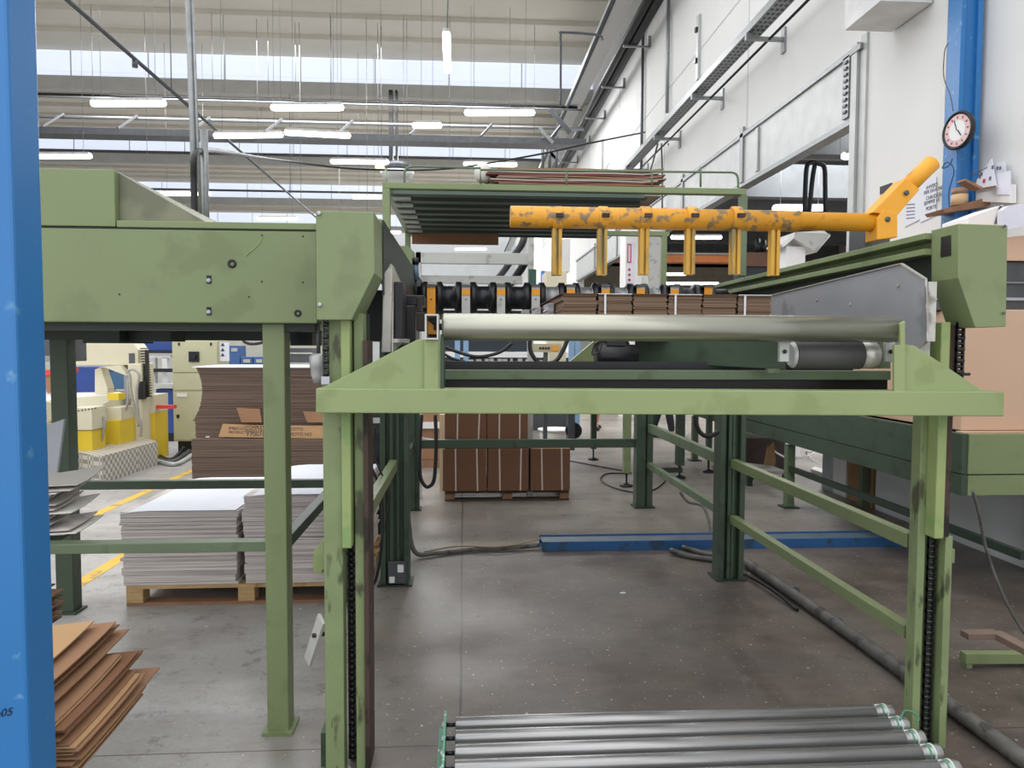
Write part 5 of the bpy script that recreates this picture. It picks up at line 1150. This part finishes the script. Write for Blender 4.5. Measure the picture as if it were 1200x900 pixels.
fpoly([(47, 437), (76, 437), (76, 459), (56, 461)], 10.8, .3).build('box_body', CARD, bx_); fpoly([(46, 434), (77, 432), (77, 437), (46, 441)], 10.78, .34).build('red_rim', RED, bx_)
t = thing('tread_plate_step', (-4.2, 9.4, 0), 'long low step covered in bright tread plate by the cream machine', 'step')
pA, pB, pC, pD = P(185, 545, Z=0), P(120, 567, Z=0), P(84, 560, Z=0), P(140, 530, Z=0)
h = .32
tp = MB().prism([pA, pB, pC, pD], (0, 0, h)); tp.build('tread_cover', TREAD, t)
t = thing('control_cabinet', (-3.9, 11.3, 0), 'tall cream control cabinet with black rotary switch', 'cabinet')
YCb = 11.2; xa_, xb_ = P(202, 460, Y=YCb).x, P(257, 460, Y=YCb).x; zt_ = P(230, 399, Y=YCb).z
MB().box((xa_+.05, YCb+.05, 0), (xb_-.05, YCb+.4, .18)).build('plinth', BLKM, t)
MB().box((xa_, YCb+.02, .18), (xb_, YCb+.45, zt_)).build('body', CRM2, t, bevel=.006)
z1_ = P(230, 437, Y=YCb).z; z2_ = P(230, 458, Y=YCb).z
for (z0, z1) in ((z1_+.01, zt_-.01), (z2_+.01, z1_-.01), (.2, z2_-.01)): dr = MB().box((xa_+.01, YCb, z0), (xb_-.02, YCb+.02, z1)).build('door', CRM2, t, bevel=.003)
sw = fbox(221, 412, 233, 424, YCb-.02, .02).build('switch_plate', BLKM, t); MB().lathe(P(227, 418, Y=YCb-.02), (0, -1, 0), [(0, .04), (.03, .035)], 12).build('rotary_knob', BLK, sw)
fbox(207, 461, 219, 465, YCb-.01, .01).build('name_plate', WHITE, t); fbox(207, 486, 209.5, 490, YCb-.02, .02).build('handle', BLK, t)
for px in (208.5, 246): fbox(px, 401.5, px+2, 405, YCb-.01, .01).build('lock', BLK, t)
MB().box((xb_+.005, YCb+.03, P(262, 423, Y=YCb).z), (xb_+.14, YCb+.05, P(262, 401, Y=YCb).z)).build('label_sheet', PAPER, t)
for k, py in enumerate((404, 410, 416)):
    q = P(261, py, Y=YCb+.03); MB().prism([(q.x-.03, YCb+.025, q.z-.02), (q.x+.03, YCb+.025, q.z-.02), (q.x, YCb+.025, q.z+.03)], (0, .004, 0)).build('warning_mark', INK, t)
t = thing('toolbox', P(213, 399, Y=11.3), 'red plastic case lying on top of the control cabinet', 'case')
fpoly([(205, 399), (205, 393), (210, 389.5), (220, 390), (221, 399)], 11.35, .2).build('case_body', RED, t, bevel=.006); fbox(216, 392, 222, 397, 11.34, .02).build('clasp', RED, t)
t = tag(fbox(226, 391, 240, 398.5, 11.5, .15).build('instrument', LGREY, None, P(233, 398.5, Y=11.5)), 'small grey instrument on top of the control cabinet', 'instrument')
for k, pts in enumerate(([(184, 538), (200, 541), (212, 536), (222, 528)], [(184, 540), (204, 544), (218, 538), (229, 530)], [(186, 534), (198, 539), (208, 534), (216, 524)])):
    cable('hose', [P(x, y, Y=10.6-.1*k) if False else P(x, y, Z=.03) for x, y in pts[:-1]]+[P(pts[-1][0], pts[-1][1], Y=10.9)], .03, [GREYM, GALVL, BLKM][k], ['dark grey hose curving over the floor to the cabinet', 'pale hose nearest in the bundle at the cabinet foot', 'black hose farthest in the bundle at the cabinet foot'][k], 'hose')
t = thing('blue_machine', (-5.2, 13, 0), 'large blue machine frame behind the cream machine', 'machine')
fbox(140, 396, 204, 411, 13, .8).build('top_beam', MBLUE, t, bevel=.01); fbox(160, 411, 203, 414, 12.9, .3).build('dark_strip', BLKM, t); fbox(158, 416, 200, 419.5, 12.95, .3).build('pale_rail', PAPER, t)
fbox(85, 430, 116, 460, 13, .6).build('panel', MBLUE, t, bevel=.01); fbox(183, 456, 203, 508, 12.6, .6).build('cabinet', MBLUE, t, bevel=.01); MB().box((P(183, 500, Y=12.6).x, 12.65, 0), (P(203, 500, Y=12.6).x, 13.1, P(190, 508, Y=12.6).z)).build('base', BLKM, t)
MB().box((P(85, 500, Y=13).x, 13.05, 0), (P(150, 500, Y=13).x, 13.5, P(100, 460, Y=13).z)).build('base', GREYM, t)
fbox(173, 432, 203, 436, 12.8, .1).build('bar', BLKM, t); fbox(176, 419, 182, 455, 12.9, .1).build('post', LGREY, t); fbox(190, 419, 196, 455, 12.95, .1).build('post', WHITE, t); fbox(174, 450, 202, 455, 12.5, .3).build('table', LGREY, t); fbox(130, 436, 150, 456, 12.9, .3).build('teal_panel', mat('teal_panel', '#3a6080', .5), t)
fbox(177, 475, 204, 479, 10.6, .1).build('red_bar', RED, t); MB().box((P(182, 500, Y=10.7).x, 10.7, 0), (P(185, 500, Y=10.7).x, 10.75, P(182, 476, Y=10.7).z)).build('red_bar_post', BLKM, t)
fbox(133, 440, 146, 455, 9.6, .2).build('carton', CARD, t) if False else None
t = thing('crate_rack', (-3.8, 14, 0), 'blue rack with plastic crates beyond the brown stack', 'rack')
for (x0, y0, x1, y1) in ((268, 405, 281, 432), (282, 418, 296, 432), (297, 418, 310, 432)):
    c_ = fbox(x0, y0, x1, y1, 14, .4).build('crate', mat('crate_blue', '#3f639c', .5), t, bevel=.005); fbox(x0+3, y0+3, x1-3, y0+7, 13.98, .02).build('label_card', LGREY, c_)
MB().box((P(266, 432, Y=14).x, 14, 0), (P(345, 432, Y=14).x, 14.5, P(290, 432, Y=14).z)).build('rack_base', GREYM, t)
fbox(340, 408, 366, 432, 13.6, .4).build('grey_machine', GREYM, t); fbox(340, 413, 366, 415, 13.58, .02).build('slot', LGREY, t); fbox(340, 425, 366, 427, 13.58, .02).build('slot', LGREY, t)
cable('cable', [P(284, 393, Y=9.4), P(286, 400, Y=9.4), P(294, 403, Y=9.4), P(305, 402, Y=9.4), P(312, 399, Y=9.4)], .02, HOSE, 'thick black cable end hanging under the green housing before the leg')
# far left windows as white blocks, their daylight put into the colour
mb = MB(); 
for k in range(22):
    q = P(52+k*9, 392, Y=17.4); mb.box((q.x, 17.4, 1.95), (q.x+.13, 17.45, 2.34))
tag(mb.build('window_blocks', WHITE, None, (-8, 17.4, 1.95)), 'row of small white blocks standing in for bright windows far behind the blue machine', 'goods', kind='stuff')
# ------------------------------------------------------------------ people far behind (mostly hidden by the beam)
def person(loc, label, skin_, shirt, trouser, rz=0., stride=.12):
    t = thing('person', loc, label, 'person')
    L0 = Vector(loc); R = Matrix.Rotation(rz, 3, 'Z')
    def grow(name, verts, edges, m):
        me = bpy.data.meshes.new(name); me.from_pydata([tuple(R @ Vector(v[:3])) for v in verts], edges, []); me.materials.append(m)
        o = bpy.data.objects.new(name, me); COL.objects.link(o); o.parent = t; WL[o.name] = L0
        sk = o.modifiers.new('skin', 'SKIN'); 
        for i, v in enumerate(verts): me.skin_vertices[0].data[i].radius = (v[3], v[3]*(v[4] if len(v) > 4 else 1))
        me.skin_vertices[0].data[0].use_root = True
        s_ = o.modifiers.new('sub', 'SUBSURF'); s_.levels = 1; s_.render_levels = 2; s_.use_smooth_shade if False else None
        return o
    return t, grow
def add_skin(me): me.skin_vertices
def person_full(loc, label, legm, shirtm, stride=.1, rz=0.):
    t = thing('person', loc, label, 'person'); R = Matrix.Rotation(rz, 3, 'Z')
    def grow(name, V, E, m):
        me = bpy.data.meshes.new(name); me.from_pydata([tuple(R @ Vector(v[:3])) for v in V], E, []); me.materials.append(m)
        o = bpy.data.objects.new(name, me); COL.objects.link(o); o.parent = t; WL[o.name] = Vector(loc)
        o.modifiers.new('skin', 'SKIN')
        if not me.skin_vertices: me.attributes
        lay = me.skin_vertices[0]
        for i, v in enumerate(V): lay.data[i].radius = (v[3], v[3])
        lay.data[0].use_root = True
        s_ = o.modifiers.new('sub', 'SUBSURF'); s_.levels = 2; s_.render_levels = 2
        return o
    s = stride
    V = [(0, 0, .95, .13), (0, 0, 1.15, .13), (0, 0, 1.38, .15), (0, 0, 1.5, .06), (0, -.01, 1.62, .09), (0, 0, 1.72, .07)]
    E = [(0, 1), (1, 2), (2, 3), (3, 4), (4, 5)]
    for sx in (-1, 1):
        i = len(V); V += [(.1*sx, 0, .88, .09), (.1*sx, s*sx*.5-.02, .5, .06), (.1*sx, s*sx, .1, .04), (.1*sx, s*sx-.12, .035, .035)]
        E += [(0, i), (i, i+1), (i+1, i+2), (i+2, i+3)]
        i = len(V); V += [(.2*sx, 0, 1.4, .06), (.25*sx, 0, 1.12, .042), (.23*sx, -.1, .9, .032), (.23*sx, -.14, .82, .03)]
        E += [(2, i), (i, i+1), (i+1, i+2), (i+2, i+3)]
    grow('body', V, E, SKIN)
    grow('shirt', [(0, 0, .98, .15), (0, 0, 1.18, .145), (0, 0, 1.4, .16)]+[(.2*sx, 0, 1.4, .075) for sx in (-1, 1)]+[(.24*sx, 0, 1.2, .055) for sx in (-1, 1)], [(0, 1), (1, 2), (2, 3), (2, 4), (3, 5), (4, 6)], shirtm)
    kz = .5 if legm is SKIN else .12
    V = [(0, 0, .95, .14)]; E = []
    for sx in (-1, 1):
        i = len(V); V += [(.1*sx, 0, .85, .1), (.1*sx, s*sx*.5-.02, .52, .078)]; E += [(0, i), (i, i+1)]
        if legm is not SKIN: V.append((.1*sx, s*sx, .12, .06)); E.append((i+1, i+2))
    grow('trousers', V, E, DCLOTH)
    for sx in (-1, 1): grow('shoe', [(.1*sx, s*sx+.04, .05, .045), (.1*sx, s*sx-.08, .045, .045), (.1*sx, s*sx-.17, .035, .035)], [(0, 1), (1, 2)], BLK)
    MBh = MB().lathe(Vector(loc)+R @ Vector((0, .02, 1.66)), (0, 0, 1), [(0, .1), (.05, .105), (.1, .08), (.125, .03)], 16); MBh.build('hair', mat('hair', '#2b211c', .8), t)
q = P(698, 503, Z=0)
try:
    person_full((q.x, q.y, 0), 'person in black shoes and shorts standing far behind the green bench', SKIN, DCLOTH, .16, .3)
    q = P(776, 514, Z=0)
    person_full((q.x, q.y, 0), 'person in dark trousers far behind the beam, right of the far post', DCLOTH, DCLOTH, .18, 1.2)
except Exception as ex: print('PERSON', ex)
q = P(786, 513, Z=0)
tag(MB().lathe((q.x+.1, q.y, 0), (0, 0, 1), [(0, .16), (.08, .2), (.3, .16), (.45, .07), (.55, .02)], 12).build('white_sack', WHITE, None, (q.x+.1, q.y, 0)), 'white sack on the floor beside the person in dark trousers', 'sack')
# scraps of paper on floor
random.seed(42)
for i, (px, py) in enumerate([(730, 695), (352, 714), (242, 734), (498, 740), (455, 826), (650, 803), (677, 812), (712, 762), (947, 783), (880, 756), (1005, 652), (878, 672), (660, 728), (560, 723)]):
    q = P(px, py, Z=0); s_ = .007 if i else .018
    tag(MB().prism([(q.x-s_, q.y-s_*.6, .001), (q.x+s_, q.y-s_*.4, .001), (q.x+s_*.8, q.y+s_*.7, .001), (q.x-s_, q.y+s_*.5, .001)], (0, 0, .002)).build('paper_scrap', PAPER if i < 4 else mat('dusty_scrap', '#b5ada0', .9), None, (q.x, q.y, 0)), 'brightest white paper scrap on the brown floor under the beam' if i == 0 else 'tiny pale scrap lying on the concrete floor', 'scrap', None if i == 0 else 'tiny scraps on the floor')
# ------------------------------------------------------------------ light
w = bpy.data.worlds.new('world'); sc.world = w; w.use_nodes = True; nt = w.node_tree
bgn = nt.nodes['Background']; tc = nt.nodes.new('ShaderNodeTexCoord'); sx = nt.nodes.new('ShaderNodeSeparateXYZ'); nt.links.new(tc.outputs['Generated'], sx.inputs[0])
cr = nt.nodes.new('ShaderNodeValToRGB'); cr.color_ramp.elements[0].position = .0; cr.color_ramp.elements[0].color = (.6, .6, .61, 1); cr.color_ramp.elements[1].position = .8; cr.color_ramp.elements[1].color = (1, 1, 1, 1)
nt.links.new(sx.outputs[2], cr.inputs[0]); nt.links.new(cr.outputs[0], bgn.inputs['Color']); bgn.inputs['Strength'].default_value = 1.15
def area(loc, rot, sx_, sy_, e, col=(1, 1, 1)):
    ld = bpy.data.lights.new('area', 'AREA'); ld.shape = 'RECTANGLE'; ld.size = sx_; ld.size_y = sy_; ld.energy = e; ld.color = col
    o = bpy.data.objects.new('fill_light', ld); COL.objects.link(o); o.location = loc; o.rotation_euler = rot  # fill lamps added under the roofs to brighten both halls
area((-4, 22, 9.7), (0, 0, 0), 14, 3, 900); area((-4, 34, 9.7), (0, 0, 0), 14, 3, 900); area((-4, 45, 9.7), (0, 0, 0), 14, 3, 900)
area((10, 16, 6.1), (0, 0, 0), 6, 6, 800)
sc.view_settings.view_transform = 'Standard'; sc.view_settings.look = 'None'; sc.view_settings.exposure = .92
